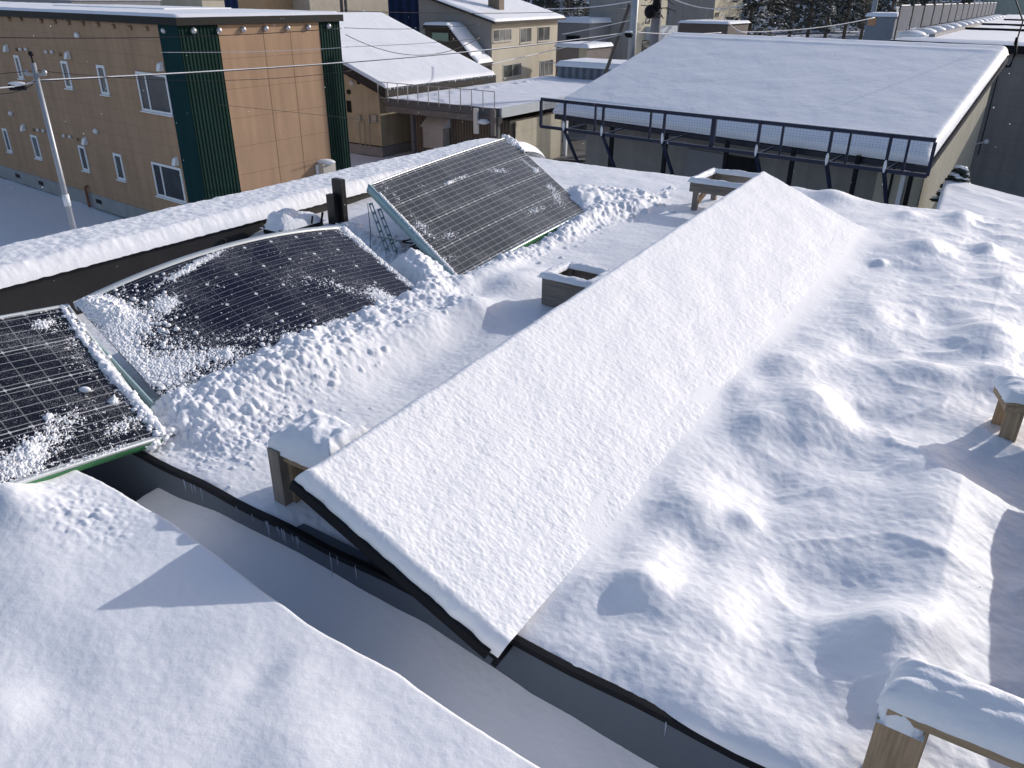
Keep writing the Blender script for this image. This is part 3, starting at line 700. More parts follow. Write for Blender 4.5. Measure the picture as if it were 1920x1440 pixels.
# ------------------------------------------------------------------ snow covered row
def make_row(q, label, near_end=True, seed=1, nu=1500, nv=230):
    NT, FT, NB, FB = q
    t = thing('snowed_solar_array', W(*NB), label, 'solar array')
    th = .036                                                      # snow thickness, units
    lu = (W(*FT)-W(*NT)).length; lv = (W(*NB)-W(*NT)).length
    eu = .03/lu; ev = .03/lv
    u = np.sort(np.concatenate((np.linspace(0, eu, 12, endpoint=False), eu*.0+geom(eu, 1-eu, math.log((1-eu)/eu)/nu, 0)[:], np.linspace(1-eu+1e-4, 1, 10))))
    v = np.concatenate((np.linspace(0, ev, 12, endpoint=False), np.linspace(ev, 1-ev, nv), np.linspace(1-ev+1e-4, 1, 10)))
    Wd, n, U_, V_ = patch(NT, FT, NB, FB, 0, 0, u, v)
    a = U_*lu; b_ = V_*lv
    d = np.minimum(np.minimum(a+.0025*pn(b_*14, b_*0, seed+9), lu-a), b_+.004*pn(a*6, a*0, seed+8)); d = np.clip(d, 0, 1)
    R_ = .035
    prof = np.sqrt(np.clip(1-(1-np.clip(d/R_, 0, 1))**2, 0, 1))
    H = -th*K*(1-prof)
    H += (.0013*fbm(a*30, b_*30, 3, seed, .55)+.0007*pn(a*80, b_*80, seed+5)+.004*fbm(a*3, b_*5, 2, seed+2))*np.clip(prof, .2, 1)
    # bulges at the near corners
    H += .010*np.exp(-(a/.05)**2-(b_/.06)**2)+.012*np.exp(-(a/.04)**2-((b_-lv)/.04)**2)
    P = Wd+n*H[..., None]
    if near_end:                                                    # snow sags over the end a little
        out = Vector((-US[0], -US[1], 0))
        k = (.008*np.exp(-(a/.02)**2)*(1+.5*fbm(b_*14, b_*0+2, 2, seed+3)))
        P = P+k[..., None]*np.array(out)
    npmesh('snow_layer', P, gridfaces(len(u), len(v), np.cross(Wd[1, 0]-Wd[0, 0], Wd[0, 1]-Wd[0, 0])[2] < 0), SNOW, t)
    nrm = Vector(n[5, 5]); down = -nrm*(th*K)
    T_, B_ = W(*NT), W(*NB); T2, B2 = W(*FT), W(*FB)
    for k in range(3):                                              # modules end to end under the snow
        a0, a1 = k/3+.002, (k+1)/3-.002
        p = [T_.lerp(T2, a0)+down, T_.lerp(T2, a1)+down, B_.lerp(B2, a1)+down, B_.lerp(B2, a0)+down]
        dn = -nrm*.028
        MB().hexa([x+dn for x in p], p).build('module', BLACKM, t)
    # end rail, lower rail, legs
    MB().bar(T_+down+nrm*.002-Vector((US[0], US[1], 0))*.008, B_.lerp(T_, .035)+down+nrm*.002-Vector((US[0], US[1], 0))*.008, .020, .034, nrm).build('end_rail', BLACKM, t)
    MB().bar(B_+down-nrm*.012-Vector((US[0], US[1], 0))*.004, B2+down-nrm*.012, .018, .04, nrm).build('lower_rail', BLACKM, t)
    for k in (.02, .5, .98):
        p = T_.lerp(T2, k)+down*1.6; b3 = B_.lerp(B2, k)
        pl = p.lerp(b3, .30)
        MB().bar(pl, Vector((pl.x, pl.y, CAMZ-K*1.02)), .05, .03).build('support_leg', BLACKM, t)
        MB().bar(p.lerp(b3, .16), Vector((pl.x, pl.y, CAMZ-K*.99)), .035, .02).build('brace', BLACKM, t)
    return t
make_row(((.800, -.998, -.785), (4.095, -1.195, -.785), (.818, -.550, -.986), (4.0, -.650, -.975)), 'long tilted solar array completely buried under an even sheet of snow across the roof', True, 101)
make_row(((.86, .345, -.80), (2.15, .300, -.80), (.90, .79, -1.004), (2.15, .75, -1.0)), 'short second array under snow at the right edge of the roof', False, 131, 500, 120)

# ------------------------------------------------------------------ wooden frames
def wframe(label, A_, dirs, dirt, ls, lt, ztop, hb=.06, m=WOOD, cap=.035, legs=True, back=True, seed=0, leg_w=.045, solid=False, capw=.028):
    """A_: near-left corner (roof frame); dirs/dirt: unit vectors in the roof frame; board height hb (m); ztop in units"""
    t = thing('wooden_frame', W(A_[0], A_[1], -1), label, 'wooden frame', 'wooden frames along the arrays')
    def Q(a, c, z): return W(A_[0]+dirs[0]*a+dirt[0]*c, A_[1]+dirs[1]*a+dirt[1]*c, z)
    def rail(a0, c0, a1, c1, w_=.028):
        p, q_ = Q(a0, c0, ztop), Q(a1, c1, ztop)
        MB().bar(p-Vector((0, 0, hb/2)), q_-Vector((0, 0, hb/2)), w_, hb).build('rail', m, t)
    g = .010
    rail(0, g, 0, lt); rail(ls, g, ls, lt)
    rail(-g*.8, 0, ls+g*.8, 0, .03); rail(-g*.8, lt+g, ls+g*.8, lt+g, .03)
    for a, c in ((.012, .022), (ls-.012, .022), (.012, lt-.012), (ls-.012, lt-.012)):
        p = Q(a, c, ztop); MB().bar(Vector((p.x, p.y, p.z-hb-.0)) if False else p-Vector((0, 0, .012)), Vector((p.x, p.y, CAMZ-K*1.05)), leg_w, .035, (US[0], US[1], 0)).build('leg', WOODGV if m is WOODG else WOODV, t)
    # snow cap following the rim
    def cap_seg(a0, c0, a1, c1, sd):
        n_, k_ = 60, 18
        uu = np.linspace(0, 1, n_); vv = np.linspace(-1, 1, k_)
        U_, V_ = np.meshgrid(uu, vv, indexing='ij')
        L = math.hypot(a1-a0, c1-c0); da, dc = (a1-a0)/L, (c1-c0)/L
        aa = a0+(a1-a0)*U_-dc*V_*capw*(1+.15*pn(U_*5, V_*0, sd)); cc = c0+(c1-c0)*U_+da*V_*capw*(1+.15*pn(U_*5, V_*0, sd))
        endp = np.clip(np.minimum(U_, 1-U_)*L/.02, 0, 1); endp = np.sqrt(1-(1-endp)**2)
        pr = np.sqrt(np.clip(1-np.abs(V_)**2.4, 0, 1))
        H = cap*pr*(.05+.95*endp)*(1+.22*fbm(U_*3, V_*.5, 3, sd))+.0012*fbm(U_*L*60, V_*2, 2, sd+1)*pr-.004
        s = A_[0]+dirs[0]*aa+dirt[0]*cc; t_ = A_[1]+dirs[1]*aa+dirt[1]*cc
        return np.stack((K*(s*US[0]+t_*UT[0]), K*(s*US[1]+t_*UT[1]), CAMZ+K*(ztop+H)), -1).reshape(-1, 3), gridfaces(n_, k_)
    if solid:
        n_, k_ = 90, 60
        u_ = np.linspace(-.14, 1.14, n_); v_ = np.linspace(-.06, 1.06, k_)
        U_, V_ = np.meshgrid(u_, v_, indexing='ij')
        ea = np.minimum(U_+.14, 1.14-U_)*ls; eb = np.minimum(V_+.06, 1.06-V_)*lt
        d = np.clip(np.minimum(ea, eb)/.048, 0, 1)
        H = cap*np.sqrt(1-(1-d)**2)*(1+.25*fbm(U_*1.2, V_*2.5, 3, seed))+.0015*fbm(U_*ls*50, V_*lt*50, 2, seed+1)-.004
        aa = U_*ls; cc = V_*lt+.004*fbm(U_*4, V_*3, 2, seed+3)
        s = A_[0]+dirs[0]*aa+dirt[0]*cc; t_ = A_[1]+dirs[1]*aa+dirt[1]*cc
        P = np.stack((K*(s*US[0]+t_*UT[0]), K*(s*US[1]+t_*UT[1]), CAMZ+K*(ztop+H)), -1)
        npmesh('snow_cap', P, gridfaces(n_, k_, True), SNOWC, t)
        MB().hexa([Q(0, 0, ztop-.012), Q(ls, 0, ztop-.012), Q(ls, lt, ztop-.012), Q(0, lt, ztop-.012)][::-1], [Q(0, 0, ztop-.002), Q(ls, 0, ztop-.002), Q(ls, lt, ztop-.002), Q(0, lt, ztop-.002)][::-1]).build('top_board', m, t)
        return t, Q
    Vs, Fs, nb_ = [], [], 0
    for i, sg in enumerate(((0, -.02, 0, lt+.02), (ls, -.02, ls, lt+.02), (-.02, 0, ls+.02, 0), (-.02, lt, ls+.02, lt))):
        V, Fq = cap_seg(*sg, seed+i*5); Vs.append(V); Fs.append(Fq+nb_); nb_ += len(V)
    V = np.concatenate(Vs); Fq = np.concatenate(Fs)
    npmesh('snow_cap', V, Fq, SNOWC, t)
    return t, Q
t1, Q1 = wframe('weathered wooden frame at the near left corner of the buried array', (.925, -1.215), (1, 0), (0, 1), .11, .17, -.872, hb=.035, cap=.062, seed=201, leg_w=.05, solid=True)
MB().par(W(.905, -1.222, -1.03), W(.022, 0, 0)-W(0, 0, 0), W(0, .034, 0)-W(0, 0, 0), (0, 0, .163*K)).build('side_post', WOODGV, t1)
MB().par(W(.929, -1.222, -1.03), W(.115, 0, 0)-W(0, 0, 0), W(0, .018, 0)-W(0, 0, 0), (0, 0, .155*K)).build('side_board', WOODV, t1)
MB().par(W(1.03, -1.20, -1.03), W(.018, 0, 0)-W(0, 0, 0), W(0, .20, 0)-W(0, 0, 0), (0, 0, .150*K)).build('back_board', WOODV, t1)
t2, Q2 = wframe('open wooden box frame with a snow rim halfway along the buried array', (2.27, -1.365), (1, 0), (0, 1), .15, .18, -.885, hb=.17, cap=.018, m=WOODG, seed=221, capw=.022)
MB().par(W(2.27, -1.34, -1.04), W(.13, 0, 0)-W(0, 0, 0), W(0, .16, 0)-W(0, 0, 0), (0, 0, .06*K)).build('inner_board', WOOD, t2)
t3, Q3 = wframe('grey wooden frame at the far end of the buried array', (3.92, -1.49), (1, 0), (0, 1), .30, .27, -.852, hb=.085, cap=.024, m=WOODG, seed=241, capw=.020)
MB().bar(W(3.93, -1.475, -.985), W(4.20, -1.475, -.90), .02, .05).build('brace', WOOD, t3)
# near right frame, rotated
zt = -.83
a = STu(1684, 1322, zt); bb_ = STu(1920, 1418, zt); cc_ = STu(1712, 1262, zt)
dt_ = np.array((bb_[0]-a[0], bb_[1]-a[1])); dt_ /= np.linalg.norm(dt_)
ds_ = np.array((cc_[0]-a[0], cc_[1]-a[1])); lsn = float(np.linalg.norm(ds_)); ds_ /= lsn
t4, Q4 = wframe('wooden frame with a thick snow roll in the near right corner', a, ds_, dt_, lsn, .42, zt, hb=.028, cap=.045, seed=261, leg_w=.060, solid=True)
a_ = STu(1690, 1352, -.86)
MB().par(W(a_[0]-.012, a_[1]-.028, -1.05), W(.03, 0, 0)-W(0, 0, 0), W(.008, .042, 0)-W(0, 0, 0), (0, 0, .190*K)).build('front_leg', WOODV, t4)
lump('snow_cap', (a_[0]+.022, a_[1], -.862), .040, .030, .050, t4, 9, 30)
a = STu(1898, 745, -.87)
t5, Q5 = wframe('wooden frame at the right edge of the photo beyond the drift ridge', (a[0], a[1]), (.95, -.3), (.3, .95), .10, .30, -.875, hb=.05, cap=.030, seed=281, leg_w=.06, solid=True)

# ================================================================== BACKGROUND
def V3(v, z=None): v = Vector(v); return Vector((v.x, v.y, v.z if z is None else z))
def dirxy(a, b): d = Vector((b.x-a.x, b.y-a.y, 0)); return d.normalized()
def wall_pt(O, a, px, py):             # vertical plane through O along a; returns (distance along a, height)
    d = Vector(ray(px, py)); n = Vector((a.y, -a.x, 0)); k = n.dot(V3(O, 0))/n.dot(Vector((d.x, d.y, 0)))
    P = Vector((d.x*k, d.y*k, CAMZ+d.z*k)); return (P-V3(O, P.z)).dot(a), P.z
def top_z(P, py):                      # height of the vertical line through P at image row py
    lo, hi = -20.0, 60.0
    for _ in range(50):
        m_ = (lo+hi)/2
        if proj((P.x, P.y, m_))[1] > py: lo = m_
        else: hi = m_
    return lo
def wpatch(c, nu, nv):                 # c: four world corners 00,10,01,11
    u = np.linspace(0, 1, nu); v = np.linspace(0, 1, nv); U_, V_ = np.meshgrid(u, v, indexing='ij')
    c = [np.array(q, float) for q in c]
    return ((1-U_)*(1-V_))[..., None]*c[0]+(U_*(1-V_))[..., None]*c[1]+((1-U_)*V_)[..., None]*c[2]+(U_*V_)[..., None]*c[3], U_, V_
def slab_snow(name, c, th, parent, rnd=.12, amp=.02, nu=90, nv=60, seed=0, m=None, amps=1.0):
    P, U_, V_ = wpatch(c, nu, nv); c = [Vector(q) for q in c]
    lu = (c[1]-c[0]).length; lv = (c[2]-c[0]).length
    # put more rows near the rims
    f = lambda x: x
    d = np.minimum(np.minimum(U_, 1-U_)*lu, np.minimum(V_, 1-V_)*lv)
    H = th*np.sqrt(1-(1-np.clip(d/rnd, 0, 1))**2)+amp*fbm(U_*lu*.8*amps, V_*lv*.8*amps, 3, seed)*np.clip(d/rnd, 0, 1)
    P[..., 2] += H
    fl = np.cross(P[1, 0]-P[0, 0], P[0, 1]-P[0, 0])[2] < 0
    return npmesh(name, P, gridfaces(nu, nv, fl), m or SNOWF, parent)
def window(parent, O, a, n, x0, x1, z0, z1, fm, gm, mull=(), fr=.06, out=.04, sill=True, name='window', bars=()):
    mb = MB()
    def R(xa, xb, za, zb, o0, o1): mb.par(V3(O, za)+a*xa+n*o0, a*(xb-xa), n*(o1-o0), (0, 0, zb-za))
    R(x0, x0+fr, z0, z1, .003, out); R(x1-fr, x1, z0, z1, .003, out); R(x0+fr, x1-fr, z1-fr, z1, .003, out); R(x0+fr, x1-fr, z0, z0+fr, .003, out)
    for q in mull: xm = x0+(x1-x0)*q; R(xm-fr*.45, xm+fr*.45, z0+fr, z1-fr, .004, out-.004)
    w_ = mb.build(name, fm, parent)
    MB().par(V3(O, z0+fr)+a*(x0+fr)+n*.006, a*(x1-x0-2*fr), n*.008, (0, 0, z1-z0-2*fr)).build('pane', gm, w_)
    if sill: MB().par(V3(O, z0-.04)+a*(x0-.05)+n*.003, a*(x1-x0+.1), n*(out+.05), (0, 0, .035)).build('sill', fm, w_)
    return w_
def win_px(parent, O, a, n, tl, br, *args, **kw):
    x0, z1 = wall_pt(O, a, *tl); x1, z0 = wall_pt(O, a, *br)
    if x0 > x1: x0, x1 = x1, x0
    return window(parent, O, a, n, x0, x1, min(z0, z1), max(z0, z1), *args, **kw)
def prism(base, z0, tops):             # base: list of xy vectors, tops: heights per corner
    mb = MB(); k = len(base)
    mb.v = [V3(p, z0) for p in base]+[V3(p, z) for p, z in zip(base, tops)]
    mb.f = [tuple(range(k))[::-1], tuple(range(k, 2*k))]+[(i, (i+1) % k, k+(i+1) % k, k+i) for i in range(k)]
    return mb

GROUND = snowmat('ground_snow_mat', 3, .4, .05, col=(.82, .84, .88), s2=.35, d2=.15)
u = np.concatenate((np.linspace(-1500, -120, 24, endpoint=False), np.linspace(-120, 120, 200), np.linspace(130, 1500, 24)))
v = np.concatenate((np.linspace(-60, 150, 190), np.linspace(160, 2600, 36)))
Xg, Yg = np.meshgrid(u, v, indexing='ij')
s_, t_ = Xg*US[0]+Yg*US[1], Xg*UT[0]+Yg*UT[1]
Zg = .10*fbm(Xg*.15, Yg*.15, 3, 301)+.04*fbm(Xg*.7, Yg*.7, 2, 302)
Zg += 1.5*ss(41.8, 30, s_)*ss(-6.5, 3, t_)*ss(20, 28, s_)*.55           # bank beside the grey wall
o = npmesh('ground', np.stack((Xg, Yg, Zg-.05), -1), gridfaces(len(u), len(v)), GROUND); tag(o, 'snow-covered ground of the town', None, None, 'structure')
ASPH = mat('wet_asphalt', (.17, .165, .16), .55, 0, .35, .8, .1, 20)
TAN = (.37, .248, .160)
WHITEP = mat('white_trim', (.72, .74, .75), .45, 0, .05, 4)
GLASS = glassmat('window_glass'); GLASSG = glassmat('pale_window_glass', (.09, .095, .09))
CONC = mat('concrete', (.27, .275, .28), .8, 0, .18, 2, .2, 20)
GALV = mat('galvanised', (.33, .35, .38), .45, .4, .15, 3)

# yard asphalt cleared by the carport
mb = MB(); q = [atz(x, y, .12) for x, y in ((1020, 262), (1105, 262), (1118, 300), (1015, 300))]
me_ = MB().add([V3(p, .118) for p in q], [(3, 2, 1, 0)]).build('yard', ASPH); tag(me_, 'wet dark yard cleared of snow beside the carport', None, None, 'structure')

# ------------------------------------------------------------------ tan apartment building
C0 = atz(402, 462, 0); A1 = atz(0, 330, 0); aL = dirxy(C0, A1); LL = 30.0
bS = Vector((US[0], US[1], 0)); LS = 6.55
nL = Vector((aL.y, -aL.x, 0)); nL = nL if nL.dot(-C0) > 0 else -nL          # outward normals
nS = Vector((bS.y, -bS.x, 0)); nS = nS if nS.dot(-V3(C0, 0)) > 0 else -nS
TANL = sidingmat('tan_siding_long', TAN, aL, 3.03, .455, .3, .78, lw=.016)
TANS = sidingmat('tan_siding_short', TAN, bS, 0, .90, .3, .74, lw=.022)
GRNL = sidingmat('green_panel', (.006, .032, .036), aL, 0, 0, ribs=.0, var=.1)
GRNS = sidingmat('green_corrugated', (.006, .026, .021), bS, 0, 0, ribs=.13, var=.1)
t = thing('apartment_building', V3(C0, 0), 'two storey tan apartment building with dark green corner panels and white windows', 'building')
ZT = 6.70
prism([C0, C0+bS*LS, C0+bS*LS+aL*LL, C0+aL*LL], .55, [ZT]*4).build('wall', TANL, t)
MB().par(V3(C0, .55)+bS*1.35+nS*.004, bS*(LS-1.35-.95), nS*.012, (0, 0, ZT-.57)).build('gable_cladding', TANS, t)
prism([C0-aL*.0+nL*.02, C0+bS*LS, C0+bS*LS+aL*LL, C0+aL*LL+nL*.02], 0, [.549]*4).build('foundation', CONC, t)
def strip(b0, b1, mt, base, dr, n_, nm='corner_panel'):
    return MB().par(V3(C0, .5)+dr*b0+n_*.005, dr*(b1-b0), n_*.03, (0, 0, ZT-.502)).build(nm, mt, t)
strip(-.03, 1.35, GRNS, C0, bS, nS); strip(LS-.95, LS+.03, GRNS, C0, bS, nS); strip(0, 1.10, GRNL, C0, aL, nL)
mb = MB()                                                            # seams of the gable cladding
for x in (3.1, 4.25): mb.par(V3(C0, .56)+bS*x+nS*.014, bS*.02, nS*.006, (0, 0, ZT-.6))
mb.build('joint', mat('seam', (.20, .12, .06), .8), t)
ov = .14
c00 = V3(C0, ZT-.02)-bS*ov-aL*ov; fr_ = [c00, c00+bS*(LS+2*ov), c00+bS*(LS+2*ov)+aL*(LL+ov), c00+aL*(LL+ov)]
fr_ = [V3(C0, ZT)+nS*ov+nL*ov*0-bS*ov, V3(C0, ZT)+bS*(LS+ov)+nS*ov, V3(C0, ZT)+bS*(LS+ov)+aL*LL, V3(C0, ZT)+aL*LL-bS*ov]
prism(fr_, ZT+.002, [ZT+.22]*4).build('fascia', mat('dark_green_trim', (.008, .010, .010), .6, spec=.2), t)
slab_snow('snow_layer', [V3(fr_[0], ZT+.222), V3(fr_[1], ZT+.222), V3(fr_[3], ZT+.222), V3(fr_[2], ZT+.222)], .09, t, .10, .012, 60, 120, 311)
MB().par(V3(C0, ZT+.23)+bS*3.2+aL*6, bS*3.0, aL*9, (0, 0, .12)).build('roof_step', SNOWF, t)
WN = [((77, 300), (135, 430)), ((332, 330), (402, 485)), ((527, 352), (603, 520)), ((12, 697), (72, 832)), ((168, 733), (235, 870)), ((427, 790), (495, 937)), ((618, 832), (692, 988))]
for tl, br in WN: win_px(t, C0, aL, nL, (tl[0]/2.909, tl[1]/2.909), (br[0]/2.909, br[1]/2.909), WHITEP, GLASSG, fr=.09)
for tl, br in (((742, 388), (948, 630)), ((828, 880), (1022, 1110))):
    x0, z1 = wall_pt(C0, aL, tl[0]/2.909, tl[1]/2.909); x1, z0 = wall_pt(C0, aL, br[0]/2.909, br[1]/2.909)
    w_ = window(t, C0, aL, nL, max(x1, 1.13), x0, z0, z1, WHITEP, GLASS, mull=(.70,), fr=.075)
for x in range(2):                                                    # one more column of windows out to the left, part in frame
    pass
def disc(px, py, r, m, O, a, n, nm='vent_cap', ln=.10):
    x, z = wall_pt(O, a, px/2.909, py/2.909); p = V3(O, z)+a*x
    MB().ball(p+n*.06, r, (1, 1, 1), 6).build(nm, m, t, True)
STEEL = mat('steel_vent', (.55, .55, .56), .35, .6, .05)
for px, py in ((55, 103), (120, 105), (230, 115), (305, 120), (380, 125), (458, 130), (540, 135), (625, 145), (715, 152), (807, 157)): disc(px, py, .075, mat('brown_vent', (.34, .24, .15), .6) if px == 55 else bpy.data.materials['brown_vent'], C0, aL, nL)
disc(903, 167, .085, STEEL, C0, aL, nL)
for px, py in ((1048, 167), (1187, 165), (1320, 160), (1443, 155), (1562, 152), (1675, 148), (1785, 142)): disc(px, py, .095, STEEL, C0, bS, nS)
for px, py in ((120, 268), (150, 268), (260, 283), (292, 283), (430, 192), (68, 618), (215, 708), (245, 712), (357, 740), (390, 745), (532, 715)): disc(px, py, .065 if px not in (430, 68, 532) else .10, WHITEP, C0, aL, nL, 'round_vent')
for px, py in ((95, 270), (332, 297), (188, 708), (428, 760)): disc(px, py, .06, bpy.data.materials['brown_vent'], C0, aL, nL, 'small_vent')
for px, py in ((378, 300), (885, 362), (135, 695), (472, 768), (968, 878), (43, 262)):
    x, z = wall_pt(C0, aL, px/2.909, py/2.909)
    p = V3(C0, z)+aL*x
    MB().hexa([p-aL*.10+Vector((0, 0, -.13))+nL*.01, p+aL*.10+Vector((0, 0, -.13))+nL*.01, p+aL*.10+Vector((0, 0, -.13))+nL*.18, p-aL*.10+Vector((0, 0, -.13))+nL*.18],
              [p-aL*.10+Vector((0, 0, .13))+nL*.01, p+aL*.10+Vector((0, 0, .13))+nL*.01, p+aL*.10+Vector((0, 0, .08))+nL*.11, p-aL*.10+Vector((0, 0, .08))+nL*.11]).build('vent_hood', WHITEP, t)
for px, py in ((118, 1027), (243, 1063), (555, 1155)):
    x, z = wall_pt(C0, aL, px/2.909, py/2.909)
    MB().par(V3(C0, .22)+aL*(x-.22)+nL*.022, aL*.44, nL*.01, (0, 0, .16)).build('foundation_vent', BLACKM, t)
x, z = wall_pt(C0, aL, 480/2.909, 1015/2.909)
MB().tube([V3(C0, z)+aL*x+nL*.03, V3(C0, z)+aL*x+nL*.12, V3(C0, 0)+aL*x+nL*.12], .05, 8).build('drain_pipe', mat('rust_pipe', (.22, .09, .05), .6), t)
x, z = wall_pt(C0, bS, 1760/2.909, 920/2.909)
MB().par(V3(C0, z-.38)+bS*(x-.30)+nS*.02, bS*.62, nS*.34, (0, 0, .62)).build('electric_box', mat('box_beige', (.50, .46, .40), .6), t)
MB().ball(V3(C0, z+.27)+bS*x+nS*.2, .36, (1, .6, .28), 6, .1).build('snow_cap', SNOWC, t, True)
x2, _ = wall_pt(C0, bS, 1722/2.909, 920/2.909)
MB().tube([V3(C0, z+.2)+bS*(x2)+nS*.08, V3(C0, z-.7)+bS*(x2)+nS*.08], .06, 8).build('meter', WHITEP, t)

# ------------------------------------------------------------------ street pole on the left
P0 = atY(62, 118, 20); ZP = P0.z
t = thing('utility_pole', V3(P0, 0), 'slim grey steel pole with a snow-topped splice case in front of the tan building', 'pole')
MB().tube([V3(P0, 0), V3(P0, ZP)], [.082, .055], 12).build('mast', GALV, t, True)
MB().tube([V3(P0, ZP), V3(P0, ZP+.16)], .02, 8).ball(V3(P0, ZP+.2), .06).build('pin_insulator', BLACKM, t)
aP = Vector((.98, .2, 0)).normalized()
zc = top_z(P0, 140)
MB().bar(V3(P0, zc)-aP*.22, V3(P0, zc)+aP*.22, .05, .05).ball(V3(P0, zc)-aP*.2+Vector((0, 0, .05)), .06).ball(V3(P0, zc)+aP*.2+Vector((0, 0, .05)), .06).build('bracket', GALV, t)
c_ = atY(33, 163, 20)
MB().tube([c_-aP*.20, c_-aP*.17, c_+aP*.17, c_+aP*.20], [.04, .08, .08, .04], 10).build('splice_case', BLACKM, t, True)
MB().ball(c_+Vector((0, 0, .075)), .2, (1.1, .45, .22), 6, .1).build('snow_cap', SNOWC, t, True)
zc2 = top_z(P0, 375)
MB().tube([V3(P0, zc2-.15), V3(P0, zc2+.15)], .082, 12).build('band', WHITEP, t, True)
SNOWWIRE = mat('snowy_wire', (.62, .63, .66), .6, 0, .25, 12)
def cable(name, p, q, sag, r, m, label, group=None, n=24):
    pts = [p.lerp(q, i/n)-Vector((0, 0, sag*4*(i/n)*(1-i/n))) for i in range(n+1)]
    o = MB().tube(pts, r, 6).build(name, m, None, True); tag(o, label, 'cable', group); return o
pS = atY(62, 152, 20); pE = atY(1180, 61, 38)
cable('overhead_cable', pS, pE, .22, .016, CABLE, 'thick overhead cable running from the slim pole to the far grey pole')
o = MB().tube([pS.lerp(pE, k/60)-Vector((0, 0, .22*4*(k/60)*(1-k/60)-.016)) for k in range(61)], [.012+.006*random.random() for _ in range(61)], 6).build('cable_snow', SNOWC, None, True)
tag(o, 'thin line of snow lying along the thick overhead cable', 'snow')
cable('overhead_cable', pS+Vector((0, 0, -.02)), atY(-40, 165, 19), .05, .018, SNOWWIRE, 'snowy cable leaving the slim pole to the left edge')
cable('overhead_cable', atY(62, 158, 20), atY(-40, 172, 19), .12, .01, CABLE, 'thin black cable sagging left from the slim pole below the splice case')
cable('overhead_cable', atY(-20, 140, 19.5), atY(60, 133, 20), .0, .008, CABLE, 'short thin wire reaching the top of the slim pole from the left')
cable('overhead_cable', atY(70, 132, 20), atY(660, 132, 24.5), .25, .007, CABLE, 'thin wire from the slim pole across both faces of the tan building')
cable('overhead_cable', atY(-20, 70, 19), atY(640, 53, 24), .1, .010, CABLE, 'straight black wire crossing high over the tan building')
cable('overhead_cable', atY(300, 98, 22), atY(660, 88, 25), .05, .006, SNOWWIRE, 'pale thin wire over the green corner panels')
cable('overhead_cable', atY(400, 195, 22), atY(720, 228, 27), .0, .006, CABLE, 'thin wire slanting down across the gable of the tan building')
cable('overhead_cable', atY(640, 20, 45), atY(1180, 16, 60), .2, .02, CABLE, 'long thin wire high over the navy building')
cable('overhead_cable', atY(645, 52, 36), atY(900, 45, 40), .12, .012, CABLE, 'thin wire above the cream house roof')
cable('overhead_cable', atY(648, 65, 33), atY(900, 70, 40), .75, .014, CABLE, 'sagging black wire over the cream house roof')
cable('overhead_cable', atY(648, 88, 33), atY(900, 72, 40), .05, .009, CABLE, 'thin straight wire over the cream house roof')
cable('overhead_cable', atY(1020, 16, 50), atY(1186, 2, 45), .12, .028, SNOWWIRE, 'snow-coated cable rising to the top of the grey pole')
cable('overhead_cable', atY(1055, 64, 44), atY(1186, 37, 38), .02, .02, SNOWWIRE, 'short snow-coated cable meeting the middle of the grey pole')
cable('overhead_cable', atY(1190, 60, 38), atY(1352, 61, 45), .08, .022, SNOWWIRE, 'snow-coated cable running right from the grey pole')
cable('overhead_cable', atY(1262, -2, 48), atY(1400, 8, 50), .35, .03, SNOWWIRE, 'sagging snow-coated cable at the top of the photo beside the big pole')
cable('overhead_cable', atY(1380, 60, 50), atY(1640, 33, 60), .25, .035, SNOWWIRE, 'snow-coated cable strung in front of the conifers')
cable('overhead_cable', atY(1400, 62, 50), atY(1345, 12, 48), .3, .02, SNOWWIRE, 'snowy service cable dropping beside the cream tower')
o = MB().tube([atY(922, 120, 33), atY(1010, 100, 36), atY(1178, 62, 38)], .018, 6).build('overhead_cable', SNOWWIRE); tag(o, 'snow-coated cable crossing in front of the beige house', 'cable')

# ------------------------------------------------------------------ cream house with a single pitch roof
CREAM = sidingmat('cream_render', (.46, .41, .29), (1, 0), 0, 0, var=.12)
DARKU = mat('dark_eave', (.03, .028, .025), .8, 0, .5, 6)
t = thing('cream_house', M(35, -31, 0), 'cream rendered house with one steep white snowy roof behind the tan building', 'building')
s0, s1, t0, t1 = 31.0, 39.7, -36.0, -28.7
zr = lambda tt: 3.5+(-27.8-tt)*.352
prism([M(s0, t0, 0), M(s0, t1, 0), M(s1, t1, 0), M(s1, t0, 0)], .5, [zr(t0)-.25, zr(t1)-.25, zr(t1)-.25, zr(t0)-.25]).build('wall', CREAM, t)
prism([M(s0-.02, t0, 0), M(s0-.02, t1+.02, 0), M(s1, t1+.02, 0), M(s1, t0, 0)], 0, [.48]*4).build('foundation', CONC, t)
MB().par(M(s0-.04, t0, .48), M(.05, 0, 0)-M(0, 0, 0), M(0, t1-t0+.04, 0), (0, 0, .05)).build('base_trim', DARKU, t)
e0 = [M(30.5, -27.8, zr(-27.8)-.28), M(40.0, -27.8, zr(-27.8)-.28), M(40.0, -36.5, zr(-36.5)-.28), M(30.5, -36.5, zr(-36.5)-.28)]
MB().hexa([p-Vector((0, 0, .22)) for p in e0], [p+Vector((0, 0, .22)) for p in e0]).build('roof', DARKU, t)
up = Vector((0, 0, .23))
slab_snow('snow_layer', [e0[0]+up, e0[1]+up, e0[3]+up, e0[2]+up], .13, t, .16, .012, 110, 80, 321)
mb = MB()
for k in range(70):
    p = M(30.6+k*.134, -27.78, zr(-27.8)-.28+.2); L = random.uniform(.03, .14)
    mb.tube([p, p-Vector((0, 0, L))], [.025, .004], 5)
o = mb.build('icicle_fringe', ICE, t, True); tag(o, kind='stuff')
O_ = M(s0, t1, 0); aH = M(0, -1, 0)-M(0, 0, 0); nH = M(-1, 0, 0)-M(0, 0, 0)
